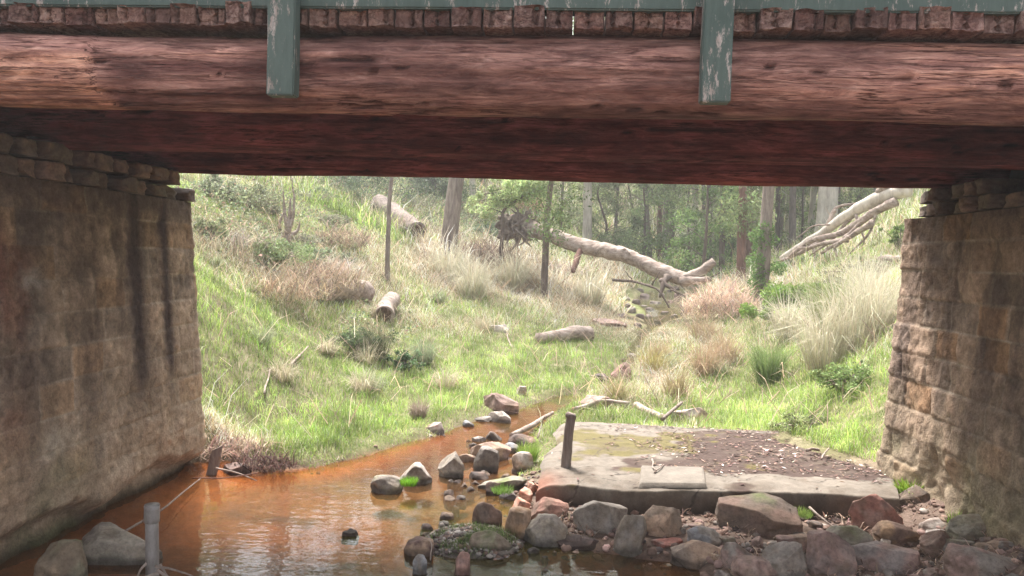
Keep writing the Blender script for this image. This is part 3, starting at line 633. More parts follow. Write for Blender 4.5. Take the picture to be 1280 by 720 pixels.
# ------------------------------------------------------------------ rocks
PINK, TAN, GREY, DARK, PALE, BROWN, RED, OCH, BLUE, OLV = (.30, .2, .175), (.36, .25, .18), (.25, .22, .195), (.10, .075, .07), (.48, .42, .38), (.19, .125, .1), (.29, .12, .095), (.36, .22, .12), (.27, .28, .3), (.21, .19, .135)
rocks = [ # px centre, py base, w px, h px, colour, second colour, moss, boxy, label
 (623, 516, 44, 22, PINK, BROWN, 0, .5, 'flat purple brown rock at the grass edge on the far side of the pool'),
 (624, 530, 27, 16, PALE, GREY, 0, .6, 'whitish block in the water just below the flat purple brown rock'),
 (602, 529, 25, 7, PALE, GREY, 0, .5, 'thin pale flat stone left of the whitish block'),
 (584, 535, 15, 9, GREY, BLUE, 0, .3, 'small grey stone on the far waterline left of the thin pale stone'),
 (543, 541, 25, 13, PALE, PINK, 0, .3, 'rounded pinkish white stone on its own at the far grass edge'),
 (614, 578, 50, 26, TAN, PINK, 0, .4, 'large orange tan rock in the middle of the stepping stones'),
 (651, 560, 34, 15, DARK, BROWN, 0, .4, 'dark flat rock beside the left end of the slab'),
 (598, 554, 17, 8, PALE, PALE, 0, .5, 'small white stone behind the orange tan rock'),
 (616, 552, 20, 11, GREY, DARK, 0, .3, 'small dark grey stone behind the orange tan rock'),
 (637, 568, 22, 13, BLUE, GREY, 0, .3, 'bluish grey stone right of the orange tan rock'),
 (563, 600, 33, 33, (.31, .27, .22), GREY, 0, .35, 'big rounded beige grey boulder left in the stepping stone row'),
 (605, 592, 32, 32, (.17, .15, .14), GREY, 0, .5, 'craggy dark grey boulder next to the rounded beige boulder'),
 (583, 580, 24, 12, TAN, PINK, 0, .3, 'tan stone wedged between the two grey boulders'),
 (516, 608, 38, 26, PALE, GREY, 0, .4, 'pale rock topped by a tuft of bright grass in the pool'),
 (481, 620, 40, 22, GREY, OLV, 0, .3, 'grey wedge shaped rock furthest out in the pool'),
 (600, 602, 28, 9, BROWN, DARK, 0, .5, 'thin dark flat stone below the craggy boulder'),
 (627, 618, 58, 19, (.3, .28, .23), OLV, .75, .3, 'long flat mossy rock in the shallows'),
 (616, 622, 17, 18, (.12, .07, .055), DARK, 0, .7, 'wet dark brown cube shaped stone in the shallows'),
 (634, 627, 23, 14, (.33, .29, .32), GREY, 0, .3, 'lavender grey stone below the mossy flat rock'),
 (652, 591, 26, 24, PALE, TAN, 0, .3, 'pale round rock against the left end of the slab'),
 (436, 673, 20, 9, BROWN, DARK, 0, .3, 'small dark stone alone in the reflections of the pool'),
 (553, 665, 15, 10, PALE, PINK, 0, .4, 'small pinkish stone at the tip of the weedy gravel spit'),
 (607, 664, 35, 34, (.2, .14, .115), BROWN, 0, .3, 'brown domed rock rising from the weedy gravel spit'),
 (521, 699, 36, 28, (.16, .09, .08), TAN, 0, .4, 'dark red rock with a pale orange cap at the near end of the spit'),
 (523, 722, 18, 26, BLUE, GREY, 0, .6, 'narrow grey slab standing tilted at the bottom edge'),
 (577, 722, 19, 30, (.42, .24, .2), PINK, 0, .7, 'pink upright block below the weedy gravel spit'),
 (611, 697, 50, 28, (.23, .18, .13), OLV, .4, .25, 'brown mossy domed rock on the near side of the spit'),
 (646, 677, 30, 38, OCH, TAN, 0, .6, 'upright ochre block left of the big beige block'),
 (682, 686, 58, 37, (.33, .29, .23), GREY, 0, .5, 'big beige grey block under the slab corner'),
 (748, 667, 68, 38, (.24, .22, .2), GREY, 0, .4, 'large smooth grey rock right of the big beige block'),
 (787, 693, 38, 46, (.3, .26, .21), GREY, 0, .3, 'rounded beige boulder at the water beside the large smooth grey rock'),
 (684, 652, 48, 24, (.33, .16, .12), BROWN, 0, .4, 'reddish lump directly above the big beige block'),
 (722, 688, 60, 16, (.1, .05, .045), DARK, 0, .6, 'dark low stone in shadow beneath the large smooth grey rock'),
 (828, 672, 62, 36, (.38, .29, .22), TAN, 0, .3, 'lumpy sandy coloured rock below the front of the slab'),
 (880, 684, 48, 24, BLUE, GREY, 0, .4, 'blue grey slanting stone with layered face'),
 (836, 686, 42, 12, (.27, .15, .13), RED, 0, .8, 'reddish brick shaped stone below the lumpy sandy rock'),
 (965, 673, 116, 40, (.14, .105, .085), BROWN, .3, .7, 'long dark mossy boulder lying in front of the slab'),
 (880, 709, 88, 24, (.26, .2, .16), TAN, 0, .5, 'flat brown ledge stone jutting into the near water'),
 (926, 711, 44, 28, PINK, GREY, 0, .4, 'pinkish grey stone right of the flat ledge stone'),
 (956, 730, 68, 26, (.4, .3, .26), PINK, 0, .4, 'smooth pinkish stone cut off by the bottom edge'),
 (987, 722, 58, 38, (.28, .24, .21), GREY, 0, .3, 'grey brown rounded rock behind the smooth pinkish stone'),
 (1000, 694, 58, 22, TAN, PINK, 0, .5, 'flat tan stone below the long dark mossy boulder'),
 (1040, 724, 66, 50, (.32, .24, .22), PINK, 0, .5, 'steep pinkish grey rock at the bottom edge'),
 (1068, 698, 66, 32, GREY, OLV, .35, .4, 'grey rock with a green mossy patch below the red boulder'),
 (1100, 668, 64, 46, RED, PINK, 0, .3, 'round red boulder at the right front corner of the slab'),
 (1157, 650, 58, 36, (.12, .095, .075), BROWN, 0, .5, 'dark brown angular boulder against the right abutment'),
 (1127, 684, 54, 25, OCH, BROWN, 0, .3, 'low orange brown rock below the dark angular boulder'),
 (1115, 718, 84, 36, (.28, .24, .23), PINK, 0, .5, 'wide grey pink flat rock near the bottom edge'),
 (1178, 695, 40, 28, (.22, .15, .12), BROWN, 0, .3, 'brown rounded stone right of the orange brown rock'),
 (1226, 674, 62, 22, (.2, .19, .15), OLV, 0, .3, 'greenish grey low rock at the foot of the right abutment'),
 (1243, 724, 92, 28, GREY, PINK, 0, .4, 'broad grey rock in the bottom right corner'),
 (1174, 662, 38, 9, (.4, .32, .28), PALE, 0, .4, 'thin pale stone at the foot of the dark angular boulder'),
 (1175, 671, 26, 9, PALE, PALE, 0, .3, 'whitest small flat stone among the right hand rubble'),
 (1205, 690, 40, 13, GREY, OLV, 0, .4, 'small greyish stone below the greenish grey low rock'),
 (126, 712, 110, 46, (.30, .27, .22), GREY, 0, .6, 'large pale grey slab rock at the foot of the left abutment'),
 (62, 735, 60, 60, (.2, .15, .1), OLV, .3, .4, 'brown green rock wedged beneath the left abutment'),
 (290, 596, 36, 18, (.16, .09, .08), DARK, 0, .5, 'dark reddish rock beside the broken timber stake'),
 (777, 479, 24, 25, (.24, .12, .1), BROWN, 0, .4, 'reddish brown rock in the trickle upstream of the pool'),
 (751, 477, 26, 9, DARK, DARK, 0, .4, 'low dark stone left of the reddish rock upstream'),
 (865, 528, 46, 18, (.38, .33, .3), PINK, 0, .4, 'pale rock in the grass behind the slab'),
 (745, 514, 40, 18, (.4, .27, .23), PINK, 0, .4, 'pinkish stone at the far left corner of the slab'),
 (652, 494, 13, 11, TAN, PALE, 0, .4, 'small tan stone high in the green grass past the pool'),
 (718, 516, 15, 7, OCH, TAN, 0, .4, 'tiny orange stone between the pool and the slab'),
 (622, 415, 26, 10, PALE, PALE, 0, .4, 'white bleached stone in the pale grass left of the grey fallen log'),
 (762, 408, 40, 9, PINK, BROWN, 0, .5, 'brownish flat stone before the upper creek bend')]
rk_world = []
seed = 500
for (px, pb, w, h, c1, c2, moss, boxy, lab) in rocks:
    seed += 1; d0 = ray(px, pb)
    def Hw(x_, y_): return np.maximum(H(x_, y_), -.02)
    q = gray(px, pb, Hw, 5.5)
    if 665 > pb > 640 and px > 800 and q[1] > 8.3: q = PZ(px, pb, .12)
    D = q[1]; W = w*D/1000*1.05; Hh = h*D/1000; dep = W*random.uniform(.6, .85)
    if h > w: dep = W
    hh = Hh*1.2+.07; W *= 1.08
    o = stone('rock', (q[0], q[1]+dep*.45, q[2]+Hh*1.02-hh/2), (W*(.93 if px > 820 else 1), dep*(.85 if px > 820 else 1), hh), c1, seed, None, boxy=boxy, rough=.085, sub=5 if W > .35 else 4, cuts=15, rot=0, moss=moss, wet=True, twocol=c2, tilt=(random.uniform(-.08, .08), random.uniform(-.12, .12)))
    tag(o, lab, 'rock', 'rocks along the creek'); rk_world.append((q[0], q[1]+dep*.4, W*.5, dep*.5))
for i in range(70):
    px, py = random.uniform(820, 1275), random.uniform(655, 730)
    q = PZ(px, py, .1)
    if on_slab(np.array([q[0]]), np.array([q[1]]))[0] < .12 or q[0] > 3.85: continue
    wz = random.uniform(.07, .2); z_ = Hs(q[0], q[1])
    o = stone('rock', (q[0], q[1], z_+wz*.15), (wz, wz*random.uniform(.6, .9), wz*random.uniform(.4, .7)), random.choice([GREY, PINK, TAN, BROWN, DARK, OLV]), 900+i, None, boxy=.45, sub=4, twocol=random.choice([GREY, BROWN, TAN]), rot=random.uniform(0, 3))
    tag(o, 'fist sized stone wedged between the bigger rocks in front of the slab', 'rock', 'small stones wedged between the rocks')
for i in range(60):
    px, py = (random.uniform(555, 690), random.uniform(548, 640)) if i % 5 < 3 else (random.uniform(490, 700), random.uniform(640, 715))
    q = PZ(px, py, 0); wz = random.uniform(.06, .17)
    if on_slab(np.array([q[0]]), np.array([q[1]]))[0] < .08: continue
    if any(np.hypot((q[0]-a_[0])/(a_[2]+.04), (q[1]-a_[1])/(a_[3]+.04)) < 1 for a_ in rk_world): continue
    zb_ = min(Hs(q[0], q[1]), 0); o = stone('rock', (q[0], q[1], max(zb_, -.06)+wz*.12), (wz, wz*random.uniform(.7, 1), wz*random.uniform(.5, .8)+.08), random.choice([GREY, PALE, TAN, BROWN, DARK, PINK]), 1200+i, None, boxy=.4, sub=4, wet=True, twocol=random.choice([GREY, BROWN, TAN]), rot=random.uniform(0, 3))
    tag(o, 'small wet stone in the shallows among the larger pool rocks', 'rock', 'small wet stones in the shallows')
# upper creek stones
for i, (px, py, w, h) in enumerate([(783, 375, 9, 6), (795, 380, 12, 8), (806, 372, 14, 7), (789, 390, 14, 8), (800, 397, 12, 7), (812, 388, 12, 5), (848, 372, 12, 7), (853, 385, 10, 7), (862, 377, 11, 8), (777, 397, 13, 7), (842, 397, 12, 6), (822, 380, 9, 4), (831, 392, 12, 4), (800, 364, 10, 5), (827, 370, 9, 5), (836, 366, 8, 5), (812, 398, 11, 6), (786, 384, 10, 7), (822, 404, 12, 6), (797, 408, 12, 6), (845, 362, 9, 5), (856, 392, 11, 7), (770, 404, 12, 6), (805, 384, 8, 4), (816, 379, 8, 4), (838, 378, 8, 4), (790, 446, 12, 6), (779, 452, 8, 6), (798, 436, 8, 5)]):
    q = G(px, py, 12); D = q[1]
    o = stone('rock', (q[0], q[1], q[2]), (w*D/1000, w*D/1000*.8, h*D/1000*1.6), random.choice([DARK, DARK, BROWN, GREY]), 700+i, None, boxy=.4, sub=3)
    tag(o, 'small dark stone on the bed of the upper creek' if i < 26 else 'small stone beside the trickle of water behind the slab', 'rock', 'stones of the upper creek' if i < 26 else 'stones beside the trickle')
# broken bricks
for (px, py, w, h, rz, lab) in [(651, 634, 22, 14, .5, 'broken orange brick lowest in the row at the slab corner'), (658, 621, 18, 12, -.4, 'broken orange brick in the middle of the row at the slab corner'), (666, 611, 16, 9, .8, 'broken orange brick topmost of the row at the slab corner')]:
    q = PZ(px, py, .12); D = q[1]; o = stone('broken_brick', (q[0], q[1], .14), (w*D/1000, .13, h*D/1000*1.2), (.55, .22, .14), int(px), None, boxy=.9, rough=.05, sub=4, cuts=4, rot=rz, twocol=(.6, .36, .28), tilt=(.2, .3)); tag(o, lab, 'brick', 'broken bricks at the slab corner')

sp = PZ(590, 680, .02)
# gravel and rubble (stuff)
mb = MB(); Vi, Fi = ICO[2]; 
def pebbles(n, xr, yr, cond, smin, smax, cols, dz=0., zf=None):
    xx = rng.uniform(*xr, n); yy = rng.uniform(*yr, n); k_ = cond(xx, yy); xx, yy = xx[k_], yy[k_]; zz = H(xx, yy) if zf is None else zf(xx, yy)
    for i_ in range(len(xx)):
        s_ = smin*(smax/smin)**rng.random(); V = Vi*np.array([1, rng.uniform(.6, 1), rng.uniform(.4, .7)])*s_*(1+.25*rng.normal(size=(len(Vi), 1))*.5)
        t_ = rng.uniform(0, 6.28); ca, sa = math.cos(t_), math.sin(t_); V = np.stack([V[:, 0]*ca-V[:, 1]*sa, V[:, 0]*sa+V[:, 1]*ca, V[:, 2]], 1)
        c_ = np.asarray(cols[rng.integers(len(cols))])*math.exp(rng.normal(0, .25)); mb.add(V+[xx[i_], yy[i_], zz[i_]+s_*.2+dz], [Fi], c_)
PC = [GREY, PINK, BROWN, DARK, (.3, .2, .16), BROWN, (.2, .13, .11)]
pebbles(2600, (-.2, 4.3), (5.2, 9.2), lambda x_, y_: (sdf(x_, y_) > -.1) & (on_slab(x_, y_) > .0), .012, .06, PC)
pebbles(900, (-1.6, .2), (6.6, 10), lambda x_, y_: np.abs(sdf(x_, y_)) < .3, .01, .04, PC)
pebbles(1500, (-1.3, -.2), (7.2, 8.4), lambda x_, y_: np.hypot((x_-sp[0])/.46, (y_-sp[1]-.1)/.46) < 1.05, .012, .035, [GREY, DARK, BROWN, (.3, .27, .25)], 0, lambda x_, y_: .075*np.sqrt(np.clip(1-((x_-sp[0])/.46)**2-((y_-sp[1]-.1)/.46)**2, 0, 1))-.01)
pebbles(500, (-4.4, 0), (9.5, 16), lambda x_, y_: np.abs(sdf(x_, y_)) < .15, .01, .04, PC)
tag(mb.build('gravel', M['litter']), kind='stuff')

# weedy spit bump built as low gravel mound is part of the ground: see spit below
Vs, Fs_ = ICO[4]; Vsp = Vs*np.array([.46, .46, .085]); Vsp *= (1+.3*fbm(Vs*2, 3, 4))[:, None]
o = mesh('gravel_spit', Vsp+[sp[0], sp[1]+.1, -.02], Fs_, M['earth'], np.tile([[.17, .145, .125]], (len(Vsp), 1))*(1+.6*fbm(Vs*6, 8, 4))[:, None]); tag(o, kind='structure')
def spit(x_, y_): return np.hypot((x_-sp[0])/.42, (y_-sp[1]-.1)/.42)
# ------------------------------------------------------------------ ground vegetation
def W(px, py, y0=9.7): q = G(px, py, y0); return q
def blobs(lst):
    out = []
    for (px, py, rx, ry, k) in lst:
        q = W(px, py); qa = W(px, py+ry*.7) ; qb = W(px, max(py-ry*.7, 226)); out.append((q[0], (qa[1]+qb[1])/2, rx*q[1]/1000, max(abs(qb[1]-qa[1])/1.4, .5), k))
    return out
def bf(bl, x_, y_):
    o_ = np.zeros(len(x_))
    for (bx, by, rx, ry, k) in bl: o_ += k*np.exp(-((x_-bx)/rx)**2-((y_-by)/ry)**2)
    return o_
straw_b = blobs([(560, 345, 70, 30, 1.0), (650, 335, 60, 22, 1.0), (730, 385, 50, 30, .8), (770, 350, 30, 20, .8), (480, 420, 30, 20, .5), (830, 480, 40, 40, .9), (760, 500, 40, 14, .8), (1060, 400, 50, 60, .9), (1090, 350, 30, 30, .8), (970, 360, 60, 20, .6), (300, 560, 40, 10, .9), (265, 540, 16, 10, .7), (350, 460, 20, 30, .4), (600, 420, 60, 18, .5), (890, 440, 30, 40, .8), (800, 420, 40, 20, .6), (340, 350, 60, 40, .8), (430, 340, 60, 30, .8), (270, 300, 40, 60, .7), (520, 400, 30, 14, .4)])
green_b = blobs([(300, 400, 50, 30, .8), (260, 360, 20, 20, 1.0), (400, 500, 110, 50, .9), (600, 480, 120, 30, 1.2), (700, 440, 60, 20, 1.0), (930, 510, 80, 30, 1.0), (1060, 520, 60, 60, .9), (960, 470, 50, 20, .7), (400, 260, 50, 20, .8), (490, 300, 30, 15, .6), (840, 345, 30, 10, .8), (1060, 330, 40, 20, .7), (620, 445, 60, 14, .6)])
def dryness(x_, y_):
    far = sstep(19, 30, y_); return np.clip(.13+.4*far+.35*n2(x_, y_, .6, 81, 4)+bf(straw_b, x_, y_)-.9*bf(green_b, x_, y_), 0, 1)
def okpos(x_, y_):
    s_ = sdf(x_, y_); ok = (s_ > -.03) & ((on_slab(x_, y_) > .0) | ((x_ > 2.2) & (H(x_, y_) > .4))) & ((y_ > 9.9) | ((x_ > 3.3) & (y_ > 8.9)))
    ok &= ~((np.abs(x_) > 4.2) & (y_ < 10.2)); ok &= seg_d(x_, y_, creek) > (.1+1.45*sstep(25, 31, y_))
    for (rx_, ry_, ra_, rb_) in rk_world: ok &= np.hypot((x_-rx_)/ra_, (y_-ry_)/rb_) > .85
    return ok
def scatter(n, y0, y1, pw=1.6):
    t = rng.random(n)**pw; y_ = y0-.9+(y1-y0+.9)*t; x_ = rng.uniform(-.62, .52, n)*(y_+1.5); k_ = okpos(x_, y_); return x_[k_], y_[k_]
GREEN = np.array([.225, .345, .075]); GREEN2 = np.array([.37, .44, .15]); OLI = np.array([.16, .19, .07]); STR = np.array([.70, .62, .48]); STR2 = np.array([.42, .31, .19]); GREYG = np.array([.36, .4, .26])
def grasscol(dry, n, x_, y_):
    c_ = jit(GREEN, n, .22); m_ = rng.random(n) < .45+.3*n2(x_, y_, .9, 91, 3); c_[m_] = jit(GREEN2, int(m_.sum()), .2)
    m_ = rng.random(n) < .12; c_[m_] = jit(GREYG, int(m_.sum()), .2)
    m_ = rng.random(n) < dry; c_[m_] = jit(STR, int(m_.sum()), .25, .04)
    m_ = m_ & (rng.random(n) < .3); c_[m_] = jit(STR2, int(m_.sum()), .25, .05)
    tn = np.exp(.75*n2(x_, y_, 1.3, 191, 3)+.8*n2(x_, y_, 4.5, 193, 3)); return np.clip(c_*tn[:, None], 0, .9)
def grass(name, n, y0, y1, L, Wd, pw, keepf, mat):
    x_, y_ = scatter(n, y0, y1, pw); cl = n2(x_, y_, 2.6, 95, 3); dr = dryness(x_, y_)
    k_ = keepf(dr, cl, x_, y_); x_, y_, cl, dr = x_[k_], y_[k_], cl[k_], dr[k_]; nn__ = len(x_)
    z_ = H(x_, y_)-.02
    Ls = L*(1+.8*cl)*np.exp(rng.normal(0, .3, nn__))*(1+.6*dr)*(.35+.65*sstep(.0, .6, sdf(x_, y_)))*(.4+.6*sstep(0, .5, np.abs(on_slab(x_, y_)))); sc_ = (1+.03*np.maximum(y_-12, 0))
    Ls = Ls*(1-.7*np.exp(-(seg_d(x_, y_, creek)/2.2)**2)*sstep(21, 24, y_))
    c_ = grasscol(dr, nn__, x_, y_); az = rng.uniform(0, 6.28, nn__)+2*n2(x_, y_, .8, 97, 2); ln = np.abs(rng.normal(.55, .38, nn__))+.4*dr
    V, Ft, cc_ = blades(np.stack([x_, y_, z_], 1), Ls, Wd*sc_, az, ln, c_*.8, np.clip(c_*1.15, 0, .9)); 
    o_ = mesh(name, V, Ft, mat, cc_, None, False); return tag(o_, kind='stuff')
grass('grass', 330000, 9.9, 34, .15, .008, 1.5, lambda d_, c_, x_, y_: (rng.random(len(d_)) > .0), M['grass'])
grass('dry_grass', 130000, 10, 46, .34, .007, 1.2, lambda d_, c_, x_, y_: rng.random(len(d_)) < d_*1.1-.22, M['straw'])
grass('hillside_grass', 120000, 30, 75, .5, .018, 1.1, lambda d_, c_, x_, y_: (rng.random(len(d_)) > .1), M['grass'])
# tangled dead stalks lying on the bank (stuff)
x_, y_ = scatter(16000, 10.5, 40, 1.1); k_ = rng.random(len(x_)) < .12+.6*bf(straw_b, x_, y_); x_, y_ = x_[k_], y_[k_]; n_ = len(x_)
V, Ft, cc_ = blades(np.stack([x_, y_, H(x_, y_)+rng.uniform(.03, .3, n_)], 1), rng.uniform(.3, 1.1, n_), .009+.0004*y_, rng.uniform(0, 6.28, n_), rng.uniform(1.0, 1.7, n_), jit((.42, .32, .24), n_, .35), None, .1)
tag(mesh('dead_stalks', V, Ft, M['straw'], cc_, None, False), kind='stuff')
# bramble ground cover (stuff)
bram = blobs([(300, 270, 70, 40, 1.), (330, 330, 50, 40, .9), (260, 300, 30, 30, .9), (480, 250, 60, 25, 1.2), (560, 280, 40, 22, 1.1), (600, 300, 40, 16, 1.), (400, 235, 60, 14, .9), (450, 430, 26, 18, 1.3), (430, 300, 40, 30, .5), (640, 290, 30, 14, .8), (680, 320, 20, 10, .5), (1060, 480, 30, 20, .5), (510, 440, 18, 12, .8)])
def cover(n, bl, col, S_, hgt, name, thr=.3, ymax=60):
    x_, y_ = scatter(n, 10.5, ymax, .9); k_ = rng.random(len(x_)) < np.clip(bf(bl, x_, y_)-thr*rng.random(len(x_)), 0, 1); x_, y_ = x_[k_], y_[k_]; n_ = len(x_)
    top = hgt*np.clip(bf(bl, x_, y_), 0, 1.2)*(.45+.9*np.clip(n2(x_, y_, 1.1, 99, 3)+.4, 0, 1.3)); z_ = H(x_, y_)+top*rng.random(n_)**.5
    cc0 = jit(col, n_, .3); m_ = rng.random(n_) < .16; cc0[m_] = jit((.33, .24, .18), int(m_.sum()), .3)
    V, Fq, c_ = leaves(np.stack([x_, y_, z_], 1), S_*(1+.02*y_)*rng.uniform(.6, 1.3, n_), cc0, .6); tag(mesh(name, V, Fq, M['leaf'], c_, None, False), kind='stuff')
    return
cover(260000, bram, (.22, .25, .15), .055, 1.0, 'bramble_cover')
# weeds on the spit and around rocks
pts = []
n_ = 5000; x_ = sp[0]+rng.normal(0, .23, n_); y_ = sp[1]+.1+rng.normal(0, .2, n_); k_ = spit(x_, y_) < 1.05; x_, y_ = x_[k_], y_[k_]; n_ = len(x_)
z_ = .0+.06*np.sqrt(np.clip(1-spit(x_, y_)**2, 0, 1)); k_ = n2(x_, y_, 3, 7, 3) > -.05; x_, y_, z_ = x_[k_], y_[k_], z_[k_]; n_ = len(x_)
V, Ft, cc_ = blades(np.stack([x_, y_, z_], 1), rng.uniform(.03, .1, n_), .004, rng.uniform(0, 6.28, n_), rng.uniform(.2, 1.2, n_), jit((.13, .18, .06), n_, .35)); tag(mesh('spit_weed', V, Ft, M['grass'], cc_, None, False), kind='stuff')
def tuft(name, q, n, L, sp_, col, lab, cat, group=None, wd=.006, lean=(.1, .9), tip=None, mat='grass', curl=.5):
    az = rng.uniform(0, 6.28, n); rr_ = rng.random(n)**.7*sp_; P0 = np.stack([np.cos(az)*rr_, np.sin(az)*rr_, np.full(n, -.03)], 1)
    c_ = jit(col, n, .2); t_ = c_*1.1 if tip is None else jit(tip, n, .15, .03); ln = lean[0]+(lean[1]-lean[0])*rng.random(n)
    V, Ft, cc_ = blades(P0, L*rng.uniform(.55, 1.1, n), wd, az+rng.normal(0, .5, n), ln, c_, t_, curl)
    o_ = mesh(name, V, Ft, M[mat], cc_, None, False); o_.location = [float(v_) for v_ in q]; return tag(o_, lab, cat, group)
rk = lambda px, pb: PZ(px, pb, .12)
tuft('grass_tuft', PZ(511, 603, .13), 500, .1, .09, (.16, .33, .03), 'small bright green grass tuft growing on the pale rock in the pool', 'grass tuft')
tuft('grass_tuft', PZ(660, 572, .15), 320, .28, .12, (.2, .3, .06), 'grass tuft growing at the left end of the slab', 'grass tuft', lean=(.05, .7))
tuft('grass_tuft', PZ(803, 622, .1), 90, .17, .03, (.2, .3, .06), 'small green grass sprig in front of the slab hatch', 'grass tuft', lean=(0, .35))
tuft('grass_tuft', PZ(1003, 642, .22), 220, .1, .1, (.2, .28, .07), 'low green tuft on top of the long dark mossy boulder', 'grass tuft')
tuft('grass_tuft', PZ(1192, 668, .2), 60, .26, .03, (.2, .33, .05), 'young green weed between the rocks at the right abutment', 'weed', lean=(0, .5), wd=.018)
tuft('grass_tuft', PZ(1137, 618, .3), 200, .22, .12, (.2, .3, .04), 'leafy green weed at the far foot of the right abutment', 'weed', lean=(.1, 1), wd=.02)
tuft('grass_tuft', PZ(628, 612, .12), 260, .09, .12, (.14, .24, .05), 'short green tuft on the long flat mossy rock', 'grass tuft')
# tussocks
TB, TT = (.30, .34, .14), (.70, .64, .53)
tus = [(960, 478, 60, 'spiky blue green tussock standing alone behind the slab', (.24, .32, .13), .62), (1030, 462, 95, 'tall straw coloured tussock nearest the right abutment in front row', TT, .8), (1066, 440, 110, 'tallest pale tussock beside the right abutment', TT, .8), (1094, 418, 95, 'pale tussock half hidden by the right abutment', TT, .7),
       (1038, 412, 80, 'pale green and straw tussock behind the tall straw tussock', TB, .7), (985, 425, 60, 'low straw tussock left of the tall pale tussocks', TT, .7), (1078, 388, 70, 'upper straw tussock on the right slope', TT, .7), (1010, 395, 45, 'small tussock under the leafy green bush', TB, .7), (523, 524, 30, 'small dead grey tussock near the far edge of the pool', (.42, .34, .28), .7),
       (470, 448, 50, 'dark tussock on the left bank below the end-on white log', (.2, .2, .12), .8), (530, 455, 40, 'grey green tussock left of the straw patch', GREYG, .8), (590, 372, 60, 'wide straw tussock on the middle of the bank', TT, .9), (560, 350, 60, 'straw tussock in front of the large grey trunk', TT, .9), (640, 362, 60, 'straw tussock left of the slim dark trunk', TT, .9), (735, 380, 50, 'straw tussock under the long fallen trunk', TT, .9),
       (815, 470, 44, 'brown and yellow reed clump by the trickle', (.42, .36, .16), .8), (845, 500, 46, 'brown reed clump behind the slab', (.42, .34, .2), .8), (880, 470, 50, 'bent tan reed clump on the right of the trickle', (.48, .36, .24), .9), (905, 455, 46, 'bent tan reed clump nearest the spiky blue green tussock', (.48, .36, .24), .9), (770, 505, 36, 'yellowish reed clump at the far edge of the slab', (.4, .36, .18), .8), (826, 452, 30, 'tan reed clump above the reddish brown rock', (.46, .36, .24), .9), (878, 428, 40, 'tan reed clump near the upper creek bend', (.46, .36, .24), .9)]
for (px, py, hp, lab, c_, sp_) in tus:
    q = G(px, py, 9.8); L_ = hp*q[1]/1000*1.15
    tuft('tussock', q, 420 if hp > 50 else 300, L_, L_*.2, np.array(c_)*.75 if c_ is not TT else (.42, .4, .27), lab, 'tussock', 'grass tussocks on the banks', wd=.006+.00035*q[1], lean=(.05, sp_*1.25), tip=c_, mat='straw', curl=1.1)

for i_ in range(46):
    px = rng.uniform(250, 1090); py = rng.uniform(300, 490); q = G(px, py, 9.8)
    if not okpos(np.array([q[0]]), np.array([q[1]]))[0] or (560 < px < 740 and py > 430): continue
    L_ = rng.uniform(.25, .6); gc = rng.random() < .45
    tuft('tussock', q, 160, L_, L_*.3, (.3, .32, .2) if gc else (.42, .37, .25), 'small green tuft among the bank grass' if gc else 'small dry tuft among the bank grass', 'tussock', 'small green tufts in the bank grass' if gc else 'small dry tufts in the bank grass', wd=.006+.00035*q[1], lean=(.1, 1.1), tip=(.42, .46, .3) if gc else (.66, .59, .47), mat='straw', curl=1.)
# leaf litter on slab (stuff)
n_ = 9000; u_ = rng.random(n_); v_ = rng.random(n_); k_ = (fbm(np.stack([u_*6, v_*4, u_*0], 1), 4, 4)+.9*sstep(.1, .45, u_)*sstep(.1, .25, v_) > .45) | (rng.random(n_) < .03); k_ &= (fbm(np.stack([u_*14, v_*9, u_*0], 1), 14, 4) > -.25*rng.random(n_)) | (rng.random(n_) < .1); u_, v_ = u_[k_][:, None], v_[k_][:, None]; n_ = len(u_)
LP_ = (c_nl*(1-u_)+c_nr*u_)*(1-v_)+(c_fl*(1-u_)+c_fr*u_)*v_; LP_[:, 2] += rng.uniform(.0, .02, n_)
az = rng.uniform(0, 6.28, n_); S_ = rng.uniform(.01, .045, n_); d = np.stack([np.cos(az), np.sin(az), rng.normal(0, .15, n_)], 1)*S_[:, None]; e = np.stack([-np.sin(az), np.cos(az), rng.normal(0, .2, n_)], 1)*(S_*.3)[:, None]
lc = jit((.13, .085, .07), n_, .45); m_ = rng.random(n_) < .07; lc[m_] = jit((.5, .42, .38), int(m_.sum()), .2)
tag(mesh('leaf_litter', np.stack([LP_-d, LP_+e, LP_+d, LP_-e], 1).reshape(-1, 3), (np.arange(n_)*4)[:, None]+np.arange(4)[None], M['litter'], np.repeat(lc, 4, 0), None, False), kind='stuff')
n_ = 5000; x_ = rng.uniform(-.3, 4.1, n_); y_ = rng.uniform(6.2, 9.6, n_); k_ = (sdf(x_, y_) > .05) & (on_slab(x_, y_) > .03) & (n2(x_, y_, 2, 5, 3) > -.1); x_, y_ = x_[k_], y_[k_]; n_ = len(x_)
V, Ft, cc_ = blades(np.stack([x_, y_, H(x_, y_)+rng.uniform(.01, .06, n_)], 1), rng.uniform(.02, .16, n_), rng.uniform(.004, .014, n_), rng.uniform(0, 6.28, n_), rng.uniform(1.1, 1.7, n_), jit((.24, .17, .13), n_, .5), None, .1)
tag(mesh('twig_litter', V, Ft, M['litter'], cc_, None, False), kind='stuff')
